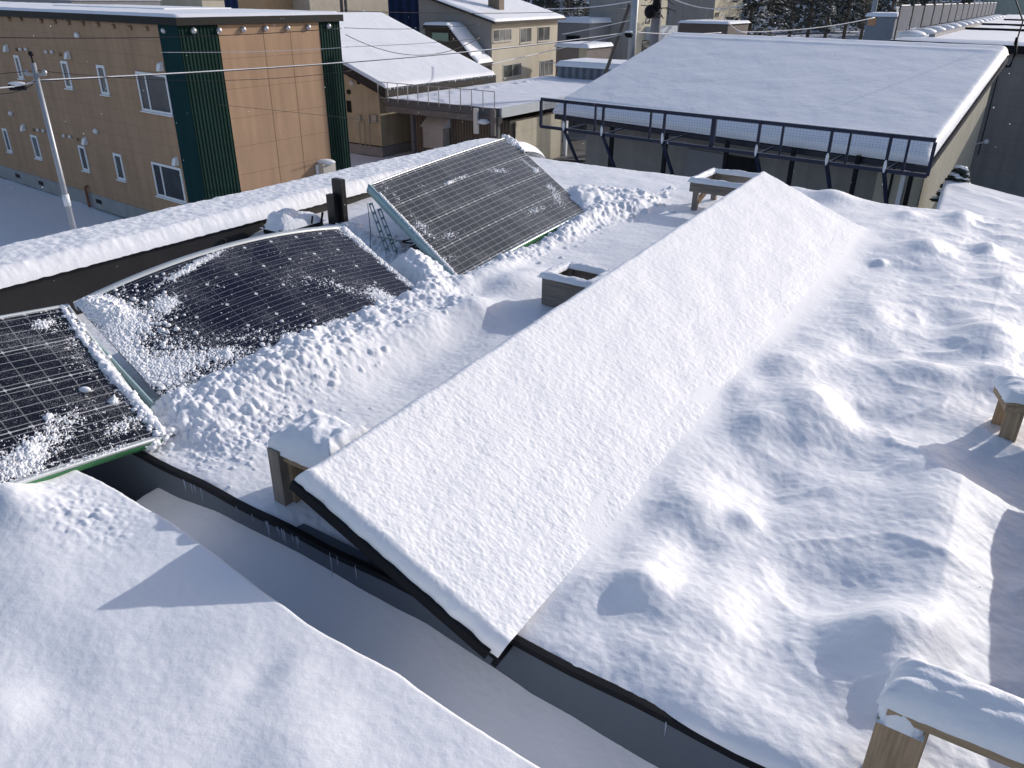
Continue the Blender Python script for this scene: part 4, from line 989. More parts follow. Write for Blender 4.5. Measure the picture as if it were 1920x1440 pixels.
for tl, br, mt_ in (((650, 188), (660, 211), GLASS),): win_px(t, O_, aH, nH, tl, br, DARKU, mt_, sill=False)
for (px, py, r) in ((661, 155, .14), (673, 155, .09), (655, 172, .12)):
    x, z = wall_pt(O_, aH, px, py); MB().ball(V3(O_, z)+aH*x+nH*.05, r).build('vent_cap', DARKU if py > 160 or r < .1 else WHITEP, t, True)
for (x0p, y0p, x1p, y1p) in ((672, 214, 679, 228), (693, 215, 696, 230), (699, 214, 709, 229)):
    x0, z1 = wall_pt(O_, aH, x0p, y0p); x1, z0 = wall_pt(O_, aH, x1p, y1p)
    MB().par(V3(O_, z0)+aH*min(x0, x1)+nH*.01, aH*abs(x1-x0), nH*.14, (0, 0, z1-z0)).build('meter_box', mat('meter_grey', (.42, .40, .34), .6), t)
for px in (673.5, 683, 692):
    x, z1 = wall_pt(O_, aH, px, 226); MB().tube([V3(O_, z1)+aH*x+nH*.05, V3(O_, .3)+aH*x+nH*.05], .022, 6).build('conduit', bpy.data.materials['meter_grey'], t)

# ------------------------------------------------------------------ carport with roof deck and railing
CORR = sidingmat('brown_corrugated', (.17, .15, .125), (UT[0], UT[1]), 0, 0, ribs=.17, var=.2)
CREAMP = sidingmat('cream_panel', (.50, .46, .35), (US[0], US[1]), 0, .9, var=.08, dark=.8)
SHADESNOW = snowmat('shade_snow_mat', 3, .4, .05, col=(.78, .80, .84), s2=.5, d2=.1)  # deck snow coloured slightly darker: shade from the large house painted in
t = thing('carport', M(37, -24.5, 0), 'open carport with a railed flat roof deck dusted in snow', 'carport')
s0, s1, t0, t1 = 30.3, 45.3, -27.75, -21.0
MB().par(M(s0, t0, 2.68), M(s1-s0, 0, 0), M(0, t1-t0, 0), (0, 0, .30)).build('deck', mat('steel_beam', (.10, .105, .11), .6, 0, .2, 2), t)
P, U_, V_ = wpatch([M(s0+.1, t0+.1, 2.985), M(s1, t0+.1, 2.985), M(s0+.1, t1, 2.985), M(s1, t1, 2.985)], 200, 90)
s_, t_ = P[..., 0]*US[0]+P[..., 1]*US[1], P[..., 0]*UT[0]+P[..., 1]*UT[1]
P[..., 2] += .05+.015*fbm(s_*.8, t_*.8, 3, 331)+.10*np.exp(-((t_+26.4)/.35)**2)*np.clip(.3+fbm(s_*1.6, t_*1.6, 3, 332), 0, 1)
npmesh('snow_layer', P, gridfaces(200, 90, True), SHADESNOW, t)
MB().par(M(s0+.2, t1, 2.62), M(s1-s0, 0, 0), M(0, .12, 0), (0, 0, .42)).build('edge_gutter', WHITEF, t)
MB().par(M(s0-.02, t0+.1, 2.40), M(.3, 0, 0), M(0, t1-t0, 0), (0, 0, .27)).build('edge_beam', mat('rusty_grey', (.16, .15, .14), .7, 0, .3, 3), t)
for tt in (-26.2, -21.2): MB().par(M(s0+.1, tt, 0), M(.18, 0, 0), M(0, .18, 0), (0, 0, 2.4)).build('post', bpy.data.materials['steel_beam'], t)
MB().par(M(36.4, t1-.05, 0), M(.16, 0, 0), M(0, .16, 0), (0, 0, 2.6)).build('post', WHITEP, t)
MB().par(M(s1-.2, t1-.2, 0), M(.16, 0, 0), M(0, .16, 0), (0, 0, 2.6)).build('post', WHITEP, t)
MB().par(M(31.6, -26.9, 0), M(4.6, 0, 0), M(0, 5.75, 0), (0, 0, 2.35)).build('shed_wall', CORR, t)
MB().par(M(31.9, -21.08, 0), M(4.3, 0, 0), M(0, .05, 0), (0, 0, 2.3)).build('shutter', CREAMP, t)
MB().par(M(s1-.4, t0, 0), M(.1, 0, 0), M(0, t1-t0, 0), (0, 0, 2.6)).build('rear_wall', CORR, t)
bx_ = M(31.58, -26.0, .75)
MB().par(bx_, M(-.5, 0, 0), M(0, 1.25, 0), (0, 0, 1.0)).build('heater_box', mat('box_grey', (.42, .40, .37), .6), t)
MB().hexa([bx_+M(.02, -.08, 1.0), bx_+M(-.62, -.08, 1.0), bx_+M(-.62, 1.33, 1.0), bx_+M(.02, 1.33, 1.0)], [bx_+M(.02, -.08, 1.42), bx_+M(-.05, -.08, 1.42), bx_+M(-.05, 1.33, 1.42), bx_+M(.02, 1.33, 1.42)]).build('heater_hood', mat('hood_grey', (.72, .73, .75), .5), t)
def railing(p, q, z0, z1, n, r=.02, diag=False, mat_=GALV, name='railing'):
    mb = MB(); mb.bar(V3(p, z1), V3(q, z1), r*1.6); mb.bar(V3(p, z0+.08), V3(q, z0+.08), r*1.2)
    for i in range(n+1): c = p.lerp(q, i/n); mb.bar(V3(c, z0-.1), V3(c, z1), r*1.6)
    return mb.build(name, mat_, t)
railing(M(s0-.05, t0-.3, 0), M(s0-.05, t1-.1, 0), 2.95, 3.75, 11, .02)
railing(M(45.0, -27.9, 0), M(45.0, -18, 0), 2.95, 3.85, 7, .03)
for tt in (-22.1, -21.15):
    MB().par(M(s0-.3, tt, 1.9), M(.12, 0, 0), M(0, .22, 0), (0, 0, 1.1)).build('bracket', WHITEF if tt < -22 else bpy.data.materials['rusty_grey'], t)
MB().ball(M(s0-.2, -21.6, 2.45), .4, (.7, .7, .28), 6, .2).build('snow_cap', SNOWC, t, True)

# ------------------------------------------------------------------ navy building
NAVY = sidingmat('navy_corrugated', (.018, .032, .085), (UT[0], UT[1]), 0, 0, ribs=.9, var=.1)
O_ = atY(786, 60, 70)
t = thing('navy_building', V3(O_, 0), 'tall navy corrugated building behind the cream house', 'building')
d_ = M(0, -1, 0); prism([V3(O_, 0), V3(O_, 0)+d_*24, V3(O_, 0)+d_*24+M(8, 0, 0), V3(O_, 0)+M(8, 0, 0)], 0, [11]*4).build('wall', NAVY, t)
for px, xx in ((640, .14), (650, .10)):
    q = atY(px, 30, 60); o = MB().tube([V3(q, 0), V3(q, 12)+Vector((xx*3-.3, 0, 0))], .11, 8).build('utility_pole', mat('dark_pole', (.10, .095, .09), .8) if px == 640 else bpy.data.materials['dark_pole'], None, True)
    tag(o, 'thin dark pole standing upright before the navy building' if px == 640 else 'thin dark leaning stay pole before the navy building', 'pole')

# ------------------------------------------------------------------ beige two storey house
BEI = mat('beige_render', (.44, .40, .31), .85, 0, .14, .9, .2, 8, streak=.3)
BEI_SHADE = mat('beige_render_shade', (.26, .25, .24), .85, 0, .14, .9, .2, 8)  # shaded copy of the beige render: gable side's shade put into its colour
P1 = atz(922, 41, 5.9); P2 = atz(1046, 34, 5.9); aF = dirxy(P1, P2); LF = (V3(P2, 0)-V3(P1, 0)).length
nF = Vector((aF.y, -aF.x, 0)); nF = nF if nF.dot(-V3(P1, 0)) > 0 else -nF
aB = -nF
aSd = aB
LB = abs(wall_pt(P1, aSd, 787, 50)[0])
t = thing('beige_house', V3(P1, 0), 'two storey beige house with a snowy roof, chimney and a roofed outside stair', 'building')
_, zrake = wall_pt(P1, aSd, 825, 5); xr, _ = wall_pt(P1, aSd, 825, 5); sl = (zrake-5.9)/xr
b0, b1_, b2_, b3_ = V3(P1, 0), V3(P2, 0), V3(P2, 0)+aSd*LB, V3(P1, 0)+aSd*LB
prism([b0, b1_, b2_, b3_], 0, [5.9, 5.9, 5.9+sl*LB, 5.9+sl*LB]).build('wall', BEI, t)
nG = -aF
MB().add([V3(b0, 0)+nG*.02, V3(b3_, 0)+nG*.02, V3(b3_, 5.88+sl*LB)+nG*.02, V3(b0, 5.88)+nG*.02], [(0, 1, 2, 3), (3, 2, 1, 0)][0:1]).build('gable_wall', BEI_SHADE, t)
rf = [V3(b0, 5.92)+nF*.5-aF*.5+Vector((0, 0, -.5*sl)), V3(b1_, 5.92)+nF*.5+aF*.6+Vector((0, 0, -.5*sl)), V3(b2_, 5.92+sl*LB)+aF*.6, V3(b3_, 5.92+sl*LB)-aF*.5]
MB().hexa(rf, [p+Vector((0, 0, .14)) for p in rf]).build('roof', DARKU, t)
slab_snow('snow_layer', [rf[0]+Vector((0, 0, .15)), rf[1]+Vector((0, 0, .15)), rf[3]+Vector((0, 0, .15)), rf[2]+Vector((0, 0, .15))], .14, t, .2, .02, 60, 60, 341)
ch = V3(P1, 6.2)+aF*4.0+aSd*1.3
MB().par(ch, aF*.9, aSd*.9, (0, 0, 4.2)).build('chimney', mat('brick_brown', (.16, .13, .10), .85, 0, .2, 5), t)
for tl, br, ml in (((924, 55), (958.5, 76), (.33, .66)), ((974.7, 52), (996, 79), (.5,)), ((1008, 50), (1030, 76), (.5,)), ((943, 122), (977, 141), (.5,)), ((1012, 114), (1036, 141), (.33, .66))):
    win_px(t, P1, aF, nF, tl, br, mat('alu', (.42, .40, .36), .5) if 'alu' not in bpy.data.materials else bpy.data.materials['alu'], GLASSG, mull=ml, fr=.07)
# covered stair on the gable side
def gp(px, py, out): # point over the gable wall pushed out
    O2 = V3(P1, 0)+nG*out; x, z = wall_pt(O2, aSd, px, py); return V3(O2, z)+aSd*x
f = [gp(793, 47, 2.4), gp(839, 48, 2.4), gp(884, 107, 2.4), gp(897, 120, 2.4)]
g = [V3(p)-nG*2.35 for p in f]
for k, (i, j) in enumerate(((0, 1), (1, 2), (2, 3))):
    lo = [f[i], f[j], g[j], g[i]]; MB().hexa([p-Vector((0, 0, .22)) for p in lo], lo).build('stair_roof', DARKU, t)
    slab_snow('snow_layer', [f[i]+Vector((0, 0, .01)), f[j]+Vector((0, 0, .01)), g[i]+Vector((0, 0, .01)), g[j]+Vector((0, 0, .01))], .16, t, .12, .01, 20, 20, 345+k)
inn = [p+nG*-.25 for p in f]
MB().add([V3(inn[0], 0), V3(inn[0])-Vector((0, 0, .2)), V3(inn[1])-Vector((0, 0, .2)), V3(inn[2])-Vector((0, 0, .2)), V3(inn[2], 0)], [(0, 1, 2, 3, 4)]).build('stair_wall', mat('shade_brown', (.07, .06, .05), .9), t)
O2 = V3(P1, 0)+nG*(2.4-.20)
win_px(t, O2, aSd, nG, (808, 59), (843, 79), DARKU, mat('green_pane', (.16, .26, .21), .3), fr=.06, sill=False)

# ------------------------------------------------------------------ low outbuildings beyond the carport
def blk(name, label, cat, x0, x1, ytop, Y, depth, m, snow=.18, zbase=0, ybot=None):
    p = atY(x0, ytop, Y); q = atY(x1, ytop, Y)
    # fronts parallel to the town grid
    a = M(0, 1, 0)
    L = abs((q-p).length)/max(.2, abs(a.x))*1.0
    t = thing(name, V3(p, 0), label, cat)
    prism([V3(p, 0), V3(p, 0)+a*L, V3(p, 0)+a*L+M(depth, 0, 0), V3(p, 0)+M(depth, 0, 0)], zbase, [p.z]*4).build('wall', m, t)
    if snow:
        e_ = .15; c = [V3(p, p.z+.01)+a*(-e_)+M(-e_, 0, 0), V3(p, p.z+.01)+a*(L+e_)+M(-e_, 0, 0), V3(p, p.z+.01)+a*(-e_)+M(depth+e_, 0, 0), V3(p, p.z+.01)+a*(L+e_)+M(depth+e_, 0, 0)]
        slab_snow('snow_layer', c, snow, t, .2, .02, 24, 24, 351)
    return t, p, a, L
GBLK = mat('grey_block', (.22, .22, .225), .85, 0, .12, 1.2)
t, p, a, L = blk('storage_building', 'grey block storehouse with a snow slab roof right of the beige house', 'building', 1043, 1103, 42, 84, 6, GBLK, .45)
win_px(t, V3(p, 0), a, M(-1, 0, 0), (1062, 66), (1087, 84), DARKU, GLASS, sill=False)
t, p, a, L = blk('small_shed', 'little brown and cream shed with a snowy top behind the blue-grey container', 'shed', 1043, 1098, 88, 66, 4, mat('shed_brown', (.20, .17, .15), .85), .28)
x0, _ = wall_pt(V3(p, 0), a, 1086, 95); MB().par(V3(p, 0)+a*x0+M(-.03, 0, 0), a*(L-x0), M(.02, 0, 0), (0, 0, p.z)).build('door', CREAM, t)
t, p, a, L = blk('container', 'blue-grey ribbed container under rounded snow beyond the carport railing', 'container', 1046, 1180, 124, 52, 3.2, sidingmat('container_blue', (.19, .215, .25), (UT[0], UT[1]), 0, 0, ribs=.5, var=.1), .32)

# ------------------------------------------------------------------ tall grey and cream buildings
TGREY = sidingmat('tower_grey', (.30, .29, .275), (UT[0], UT[1]), 0, 1.1, var=.07, dark=.93)
TCREAM = sidingmat('tower_cream', (.52, .48, .37), (US[0], US[1]), 0, 1.4, var=.06, dark=.93)
def tower(name, label, pxl, pxc, pxr, Y, h, yb, m1, m2):
    c = atY(pxc, yb, Y); c = V3(c, 0)
    def reach(d, px):
        lo, hi = 0.0, 80.0; f0 = proj(c+Vector((0, 0, 4)))[0]-px
        for _ in range(50):
            m_ = (lo+hi)/2
            if (proj(c+d*m_+Vector((0, 0, 4)))[0]-px)*f0 > 0: lo = m_
            else: hi = m_
        return lo
    dl = M(0, -1, 0); dr_ = M(1, 0, 0); l1 = reach(dl, pxl); l2 = reach(dr_, pxr)
    t = thing(name, c, label, 'building')
    prism([c, c+dl*l1, c+dl*l1+dr_*l2, c+dr_*l2], 0, [h]*4).build('wall', m1, t)
    MB().par(c+Vector((0, 0, .0))+dr_*.0+M(0, .005, 0), dr_*l2, M(0, .03, 0), (0, 0, h)).build('side_wall', m2, t)
    return t, c, dl, dr_, l1, l2
t, c, dl, dr_, l1, l2 = tower('apartment_block', 'tall block with a grey face and a cream side behind the two utility poles', 1103, 1186, 1246, 84, 12, 100, TGREY, TCREAM)
MB().par(c+M(-.06, -l1*.97, 0), M(.05, 0, 0), M(0, l1*.95, 0), (0, 0, 1.15)).build('dark_base', BLACKM, t)
O_ = c; nn = M(0, 1, 0)
win_px(t, O_+nn*.04, dr_, nn, (1211, 34), (1218, 44), DARKU, GLASS, sill=False)
win_px(t, O_+nn*.04, dr_, nn, (1204, 76), (1217, 97), DARKU, GLASS, sill=False)
x0, z0 = wall_pt(O_, dr_, 1208, 75); x1, z1 = wall_pt(O_, dr_, 1272, 46)
MB().par(V3(O_, z0)+dr_*x0+nn*.05, dr_*5.0, nn*1.3, (0, 0, z1-z0)).build('balcony', mat('pale_blue_panel', (.42, .47, .52), .6), t)
t, c, dl, dr_, l1, l2 = tower('apartment_block', 'farther grey block with a cream right side beside the conifers', 1232, 1330, 1386, 96, 14, 98, TGREY, TCREAM)
win_px(t, c+M(0, .04, 0), dr_, M(0, 1, 0), (1359, 32), (1372, 57), DARKU, GLASS, sill=False)
win_px(t, c+M(0, .04, 0), dr_, M(0, 1, 0), (1341, 24), (1347, 32), DARKU, GLASS, sill=False)
t, p, a, L = blk('brown_shed', 'dark brown flat shed with a lit snow edge just over the big roof ridge', 'shed', 1274, 1353, 43, 72, 5, mat('dark_brown', (.10, .085, .075), .8), .18)

# ------------------------------------------------------------------ utility poles in the middle
DK = bpy.data.materials['dark_pole']
q = atY(1183, 112, 38)
t = thing('utility_pole', V3(q, 0), 'grey concrete pole with cable clamps left of the bigger pole', 'pole')
MB().tube([V3(q, 0), V3(q, 11)], [.20, .14], 12).build('mast', GALV, t, True)
MB().ball(atY(1179, 65, 37.8), .16, (1.2, 1, .8)).build('clamp', BLACKM, t, True); MB().ball(atY(1179, 60, 37.8), .15, (1.2, 1, .4)).build('snow_cap', SNOWC, t, True)
o = MB().tube([atY(1133, 143, 41), atY(1181, 8, 38.3)], .085, 8).build('stay_pole', DK, None, True); tag(o, 'dark inclined strut pole propping the grey concrete pole', 'pole')
q = atY(1226, 90, 44)
t = thing('utility_pole', V3(q, 0), 'stout grey pole carrying a tangle of fittings and coils at its top', 'pole')
MB().tube([V3(q, 0), V3(q, 11)], [.30, .22], 12).build('mast', mat('pole_violet', (.21, .205, .225), .7), t, True)
mb = MB()
for k in range(26):
    p = atY(1226+random.gauss(6, 10), random.uniform(-6, 34), 43.7+random.gauss(0, .3)); p2 = p+Vector((random.gauss(0, .35), random.gauss(0, .2), random.gauss(0, .3)))
    mb.tube([p, p.lerp(p2, .5)+Vector((random.gauss(0, .1), 0, .1)), p2], .022, 5)
mb.ball(atY(1219, 22, 43.6), .30, (1, 1, 1.1), 6).ball(atY(1232, 8, 43.6), .22, (1, 1, 1.6), 6)
o = mb.build('fittings', BLACKM, t, True); tag(o, kind='stuff')
q = atY(1636, 30, 78)
o = MB().tube([V3(q, 0), V3(q, 14)], .22, 10).build('utility_pole', mat('pole_blue', (.25, .29, .33), .6), None, True); tag(o, 'pale blue-grey pole rising behind the grey hut', 'pole')
q = atY(1063, 30, 92)
o = MB().tube([V3(q, 0), V3(q, 13)+Vector((-1.2, 0, 0))], .10, 8).build('stay_pole', bpy.data.materials['pole_blue'], None, True); tag(o, 'slanted thin pale pole above the grey storehouse', 'pole')

# ------------------------------------------------------------------ big house with shallow snow roof
WALLH = sidingmat('grey_siding', (.235, .225, .205), (UT[0], UT[1]), 0, .5, var=.08, dark=.93)
BEIS = sidingmat('beige_side', (.43, .40, .31), (US[0], US[1]), 0, .5, var=.08, dark=.92)
BLUE = mat('blue_black_steel', (.012, .018, .045), .4, .2, .3, 5)
eL, eR = atz(1040, 212, 3.6), atz(1744, 310, 3.6); zt_ = 5.85; rL, rR = atz(1262, 74, zt_), atz(1892, 104, zt_)
ae = dirxy(eL, eR); ne = Vector((ae.y, -ae.x, 0)); ne = ne if ne.dot(-V3(eL, 0)) > 0 else -ne
t = thing('large_house', V3(eL.lerp(eR, .5), 0), 'wide house with a big snow-covered single pitch roof behind a blue steel snow guard', 'building')
ds1 = dirxy(eL, rL); ds2 = dirxy(eR, rR)
w0, w1 = V3(eL, 0)+ae*1.0+ds1*.9, V3(eR, 0)-ae*.25+ds2*.9
w2, w3 = V3(rR, 0)-ae*.3-ds2*.4, V3(rL, 0)+ae*.6-ds1*.4
prism([w0, w1, w2, w3], 0, [3.75, 3.75, zt_-.25, zt_-.25]).build('wall', WALLH, t)
wa = dirxy(w1, w2); nw = Vector((wa.y, -wa.x, 0)); nw = nw if nw.dot(ae) > 0 else -nw
prism([w1+nw*.02, w2+nw*.02, w2+nw*.04, w1+nw*.04], 0, [3.7, zt_-.3, zt_-.3, 3.7]).build('gable_wall', BEIS, t)
wf = dirxy(w0, w1); Lw = (w1-w0).length
MB().par(w1-wf*1.25+ne*.01, wf*1.27, ne*.04, (0, 0, 3.6)).build('pilaster', BEIS, t)
MB().par(w1-wf*.55+ne*.06, wf*.12, ne*.1, (0, 0, 3.3)).build('downpipe', WHITEP, t)
MB().par(w1-wf*.85+ne*.06, wf*.06, ne*.03, (0, 0, 3.5)).build('trim_strip', BLACKM, t)
rf = [V3(eL, 3.55), V3(eR, 3.55), V3(rR, zt_-.08), V3(rL, zt_-.08)]
MB().hexa([p-Vector((0, 0, .16)) for p in rf], rf).build('roof', mat('navy_fascia', (.014, .018, .03), .5), t)
nu, nv = 240, 130
P, U_, V_ = wpatch([V3(eL, 3.58), V3(eR, 3.58), V3(rL, zt_-.06), V3(rR, zt_-.06)], nu, nv)
V2 = V_**1.6; P = np.array(eL)*0+((1-U_)*(1-V2))[..., None]*np.array(V3(eL, 3.58))+(U_*(1-V2))[..., None]*np.array(V3(eR, 3.58))+((1-U_)*V2)[..., None]*np.array(V3(rL, zt_-.06))+(U_*V2)[..., None]*np.array(V3(rR, zt_-.06))
lu = (eR-eL).length; lv = (rL-eL).length
d_e = V2*lv; d_s = np.minimum(U_, 1-U_)*lu; d_r = (1-V2)*lv
h_ = .46*np.sqrt(1-(1-np.clip(d_e/.60, 0, 1))**2)*(.35+.65*np.sqrt(1-(1-np.clip(d_s/.25, 0, 1))**2))*(.4+.6*np.clip(d_r/.3, 0, 1))
h_ += .009*fbm(U_*lu*.9, V2*lv*1.1, 4, 361, .4)*np.clip(d_e, 0, 1)+.035*np.exp(-((d_r-1.0)/.10)**2)*ss(.2, .5, d_s)
P[..., 2] += h_
P += (np.exp(-(d_e/.18)**2)*.30*np.sqrt(np.clip(d_e/.18, 0, 1)))[..., None]*np.array(ne)
npmesh('snow_layer', P, gridfaces(nu, nv), SNOWF, t)
# doors and dark openings under the eave
for px, w_, m_ in ((1325, 1.5, GBLK), (1392, 1.3, BLACKM)):
    x, z = wall_pt(w0, wf, px, 290); MB().par(w0+wf*(x-w_/2)+ne*.02, wf*w_, ne*.05, (0, 0, 2.9)).build('door', m_, t)
# snow guard frame
t = thing('snow_guard', V3(atz(1385, 224, 4.4), 0), 'blue-black steel snow guard frame with mesh standing before the wide house', 'snow guard')
gL, gR = atz(1015, 186, 4.4), atz(1755, 263, 4.4); gd = dirxy(gL, gR); LG = (V3(gR, 0)-V3(gL, 0)).length
zb = top_z(gR, 330)
gn = Vector((gd.y, -gd.x, 0)); gn = gn if gn.dot(-V3(gL, 0)) > 0 else -gn
mb = MB(); mb.bar(V3(gL, 4.4), V3(gR, 4.4), .09, .10); mb.build('top_rail', BLUE, t)
mb = MB(); mb.bar(V3(gL, zb), V3(gR, zb), .09, .10); mb.build('lower_rail', BLUE, t)
MB().bar(V3(gL, 4.35), V3(gL, zb), .08).build('end_post', BLUE, t); MB().bar(V3(gR, 4.35), V3(gR, zb), .08).build('end_post', BLUE, t)
for px in (1060, 1132, 1247, 1422, 1558, 1670):                       # raking frames, snow on their feet
    x, _ = wall_pt(gL, gd, px, 235 if px < 1300 else 270); p = V3(gL, 0)+gd*x
    mb = MB(); mb.bar(V3(p, 4.40)+gn*.06, V3(p, zb-.05)+gn*.06, .08, .06); mb.bar(V3(p, zb-.05)+gn*.02, V3(p, zb-1.9)-gn*1.15+gd*.15, .09, .07)
    mb.bar(V3(p, zb)+gn*.0, V3(p, zb+.05)-gn*1.2, .05, .05)
    mb.build('raking_post', BLUE, t)
    MB().ball(V3(p, zb+.12)+gn*.11, .05, (.8, .8, 3.4), 6, .25).build('snow_cap', SNOWC, t, True)
for px in (1112, 1216, 1332, 1462, 1590, 1702):                        # upright stanchions to the ground
    x, _ = wall_pt(gL, gd, px, 240 if px < 1300 else 270); p = V3(gL, 0)+gd*x-gn*.10
    MB().bar(V3(p, 4.34), V3(p, zb+.05), .06 if px != 1332 else .13).build('stanchion', BLUE, t)
    p2 = p-gn*1.1
    MB().bar(V3(p2, zb+.1), V3(p2, 0), .12).build('column', BLACKM, t)
mb = MB()
k = 0.0
while k < LG:
    p = V3(gL, 0)+gd*k+gn*.012; mb.tube([V3(p, 4.36), V3(p, 4.36-.42)], .0016, 4, False); k += .09
for i in range(5): mb.tube([V3(gL, 4.33-i*.09)+gn*.012, V3(gR, 4.33-i*.062)+gn*.012], .0016, 4, False)
o = mb.build('wire_mesh', BLUE, t); tag(o, kind='stuff')
mb = MB().bar(V3(gL, 4.462), V3(gR, 4.462), .06, .02); mb.build('snow_cap', SNOWC, t)

# ------------------------------------------------------------------ long grey building on the right
DGREY = sidingmat('dark_grey_siding', (.25, .24, .225), (UT[0], UT[1]), 0, .62, var=.06, dark=.85)
zg = 6.0
gA, gB = atz(1668, 74, zg), atz(1925, 86, zg); g2 = gA+(gB-gA).normalized()*26
da = dirxy(gA, gB)
nb2 = Vector((-da.y, da.x, 0)); nb2 = nb2 if nb2.y > 0 else -nb2
fA = atz(1858, 34, zg); db = dirxy(gA, fA)
t = thing('long_grey_building', V3(gA, 0), 'long dark grey sided building with a flat snowy roof at the right edge', 'building')
q = [V3(gA, 0)+da*.6+db*.4, V3(g2, 0)+db*.4, V3(g2, 0)+db*70, V3(gA, 0)+da*.6+db*70]
prism(q, 0, [zg-.32]*4).build('wall', DGREY, t)
q2 = [V3(gA, zg-.3), V3(g2, zg-.3), V3(g2, zg-.3)+db*71, V3(gA, zg-.3)+db*71]
MB().hexa(q2, [p+Vector((0, 0, .28)) for p in q2]).build('fascia', BLACKM, t)
slab_snow('snow_layer', [V3(gA, zg-.01), V3(g2, zg-.01), V3(gA, zg-.01)+db*71, V3(g2, zg-.01)+db*71], .12, t, .3, .02, 50, 160, 371)
for k in (13.5, 24, 40):
    MB().par(V3(gA, zg)+da*(1.2+k*.02)+db*k, da*26, db*.35, (0, 0, .22)).build('roof_kerb', BLACKM, t)
MB().par(V3(gA, zg)+da*1.5+db*1.2, da*.25, db*22, (0, 0, .25)).build('roof_kerb', CONC, t)
for k in range(3): MB().bar(V3(gA, zg-.3)+da*(.25+k*.22), V3(gA, 0)+da*(.25+k*.22), .07).build('rail_post', BLACKM, t)
nf = 15; Lf = (V3(fA, 0)-V3(gA, 0)).length
GP = mat('fence_panel', (.055, .075, .115), .9, 0, .3, 2)
t2f = thing('roof_fence', V3(gA, zg), 'row of blue-grey guard panels with snowy tops along the flat roof edge', 'fence')
for k in range(nf):
    a0 = V3(gA, zg)+db*(Lf*k/nf)+da*.2
    MB().par(a0+Vector((0, 0, .35)), db*(Lf/nf*.86), da*.03, (0, 0, .95)).build('panel', GP, t2f)
    MB().bar(a0, a0+Vector((0, 0, 1.35)), .06).build('post', bpy.data.materials['dark_pole'], t2f)
    MB().bar(a0+Vector((0, 0, 1.34)), a0+db*(Lf/nf*(.5+.4*random.random()))+Vector((0, 0, 1.34)), .05, .04).build('snow_cap', SNOWC, t2f)
    MB().ball(a0+db*1.4+da*.5+Vector((0, 0, .15)), .55, (1.1, 1.1, .4), 6, .1).build('snow_heap', SNOWC, t2f, True)
# antenna arm on that wall
x, z = wall_pt(q[0], da, 1838, 240)
pA_ = V3(q[0], z)+da*x; nA = -nb2
t = thing('wall_antenna', pA_, 'white bent antenna arm fixed to the dark grey wall', 'antenna')
xa, za = wall_pt(q[0], da, 1839, 224); xb, zb_ = wall_pt(q[0], da, 1826, 271); xc, zc_ = wall_pt(q[0], da, 1856, 264)
pts = [V3(q[0], zz_)+da*xx_+nA*.35 for xx_, zz_ in ((xa, za), (xb, zb_), (xc, zc_))]
MB().tube(pts, .03, 8).build('arm', WHITEP, t, True); MB().ball(pts[2], .10, (1, 1, 1)).build('head', WHITEP, t, True)
MB().par(V3(q[0], z-.3)+da*(xb-.5)+nA*.01, da*.22, nA*.15, (0, 0, .6)).build('junction_plate', BLACKM, t)
for (xx_, y0_, y1_) in ((1880, 110, 290),):
    xq, zq = wall_pt(q[0], da, xx_, y0_); xr_, zr_ = wall_pt(q[0], da, 1835, y1_)
    MB().tube([V3(q[0], zq)+da*xq+nA*.06, V3(q[0], zr_)+da*xr_+nA*.06], .018, 6).build('lead', BLACKM, t)
# drop pole and cable at the ridge end
pz = atY(1903, 84, 30.5); pz2 = atY(1893, 125, 30.5)
o = MB().tube([pz, atY(1907, 70, 30.5), atY(1904, 100, 30.5), pz2, atY(1886, 124, 30.5)], .05, 8).build('cable_bracket', BLACKM, None, True); tag(o, 'black cable bundle hanging by the ridge corner of the big roof', 'cable')
o = MB().tube([atY(1898, -20, 30.5), atY(1918, 40, 30.5), atY(1903, 86, 30.5)], .025, 6).build('overhead_cable', CABLE, None, True); tag(o, 'dark cable coming down from the top right corner', 'cable')

# ------------------------------------------------------------------ low snowy roof between our roof and the grey wall
t = thing('low_side_roof', Vector((14, 24, 0)), 'low sunlit snowy roof sloping between our roof and the dark grey wall', 'building')
cc = [atz(1752, 402, 3.0), atz(2050, 470, 3.0), atz(1771, 336, 3.0), atz(2050, 412, 3.0)]
prism([cc[0], cc[1], cc[3], cc[2]], 0, [2.98]*4).build('wall', CONC, t)
slab_snow('snow_layer', cc, .10, t, .15, .03, 60, 60, 381)

# ------------------------------------------------------------------ grey hut behind the ridge
t, p, a, L = blk('grey_hut', 'blue-grey hut with an orange patch standing beyond the roof ridge', 'hut', 1626, 1668, 31, 62, 4, mat('hut_grey', (.20, .23, .27), .7), .25)
x0, z1 = wall_pt(V3(p, 0), a, 1629, 33); x1, z0 = wall_pt(V3(p, 0), a, 1641, 48)
MB().par(V3(p, z0)+a*x0+M(-.03, 0, 0), a*(x1-x0), M(.02, 0, 0), (0, 0, z1-z0)).build('sign_patch', mat('orange_patch', (.50, .27, .14), .7), t)

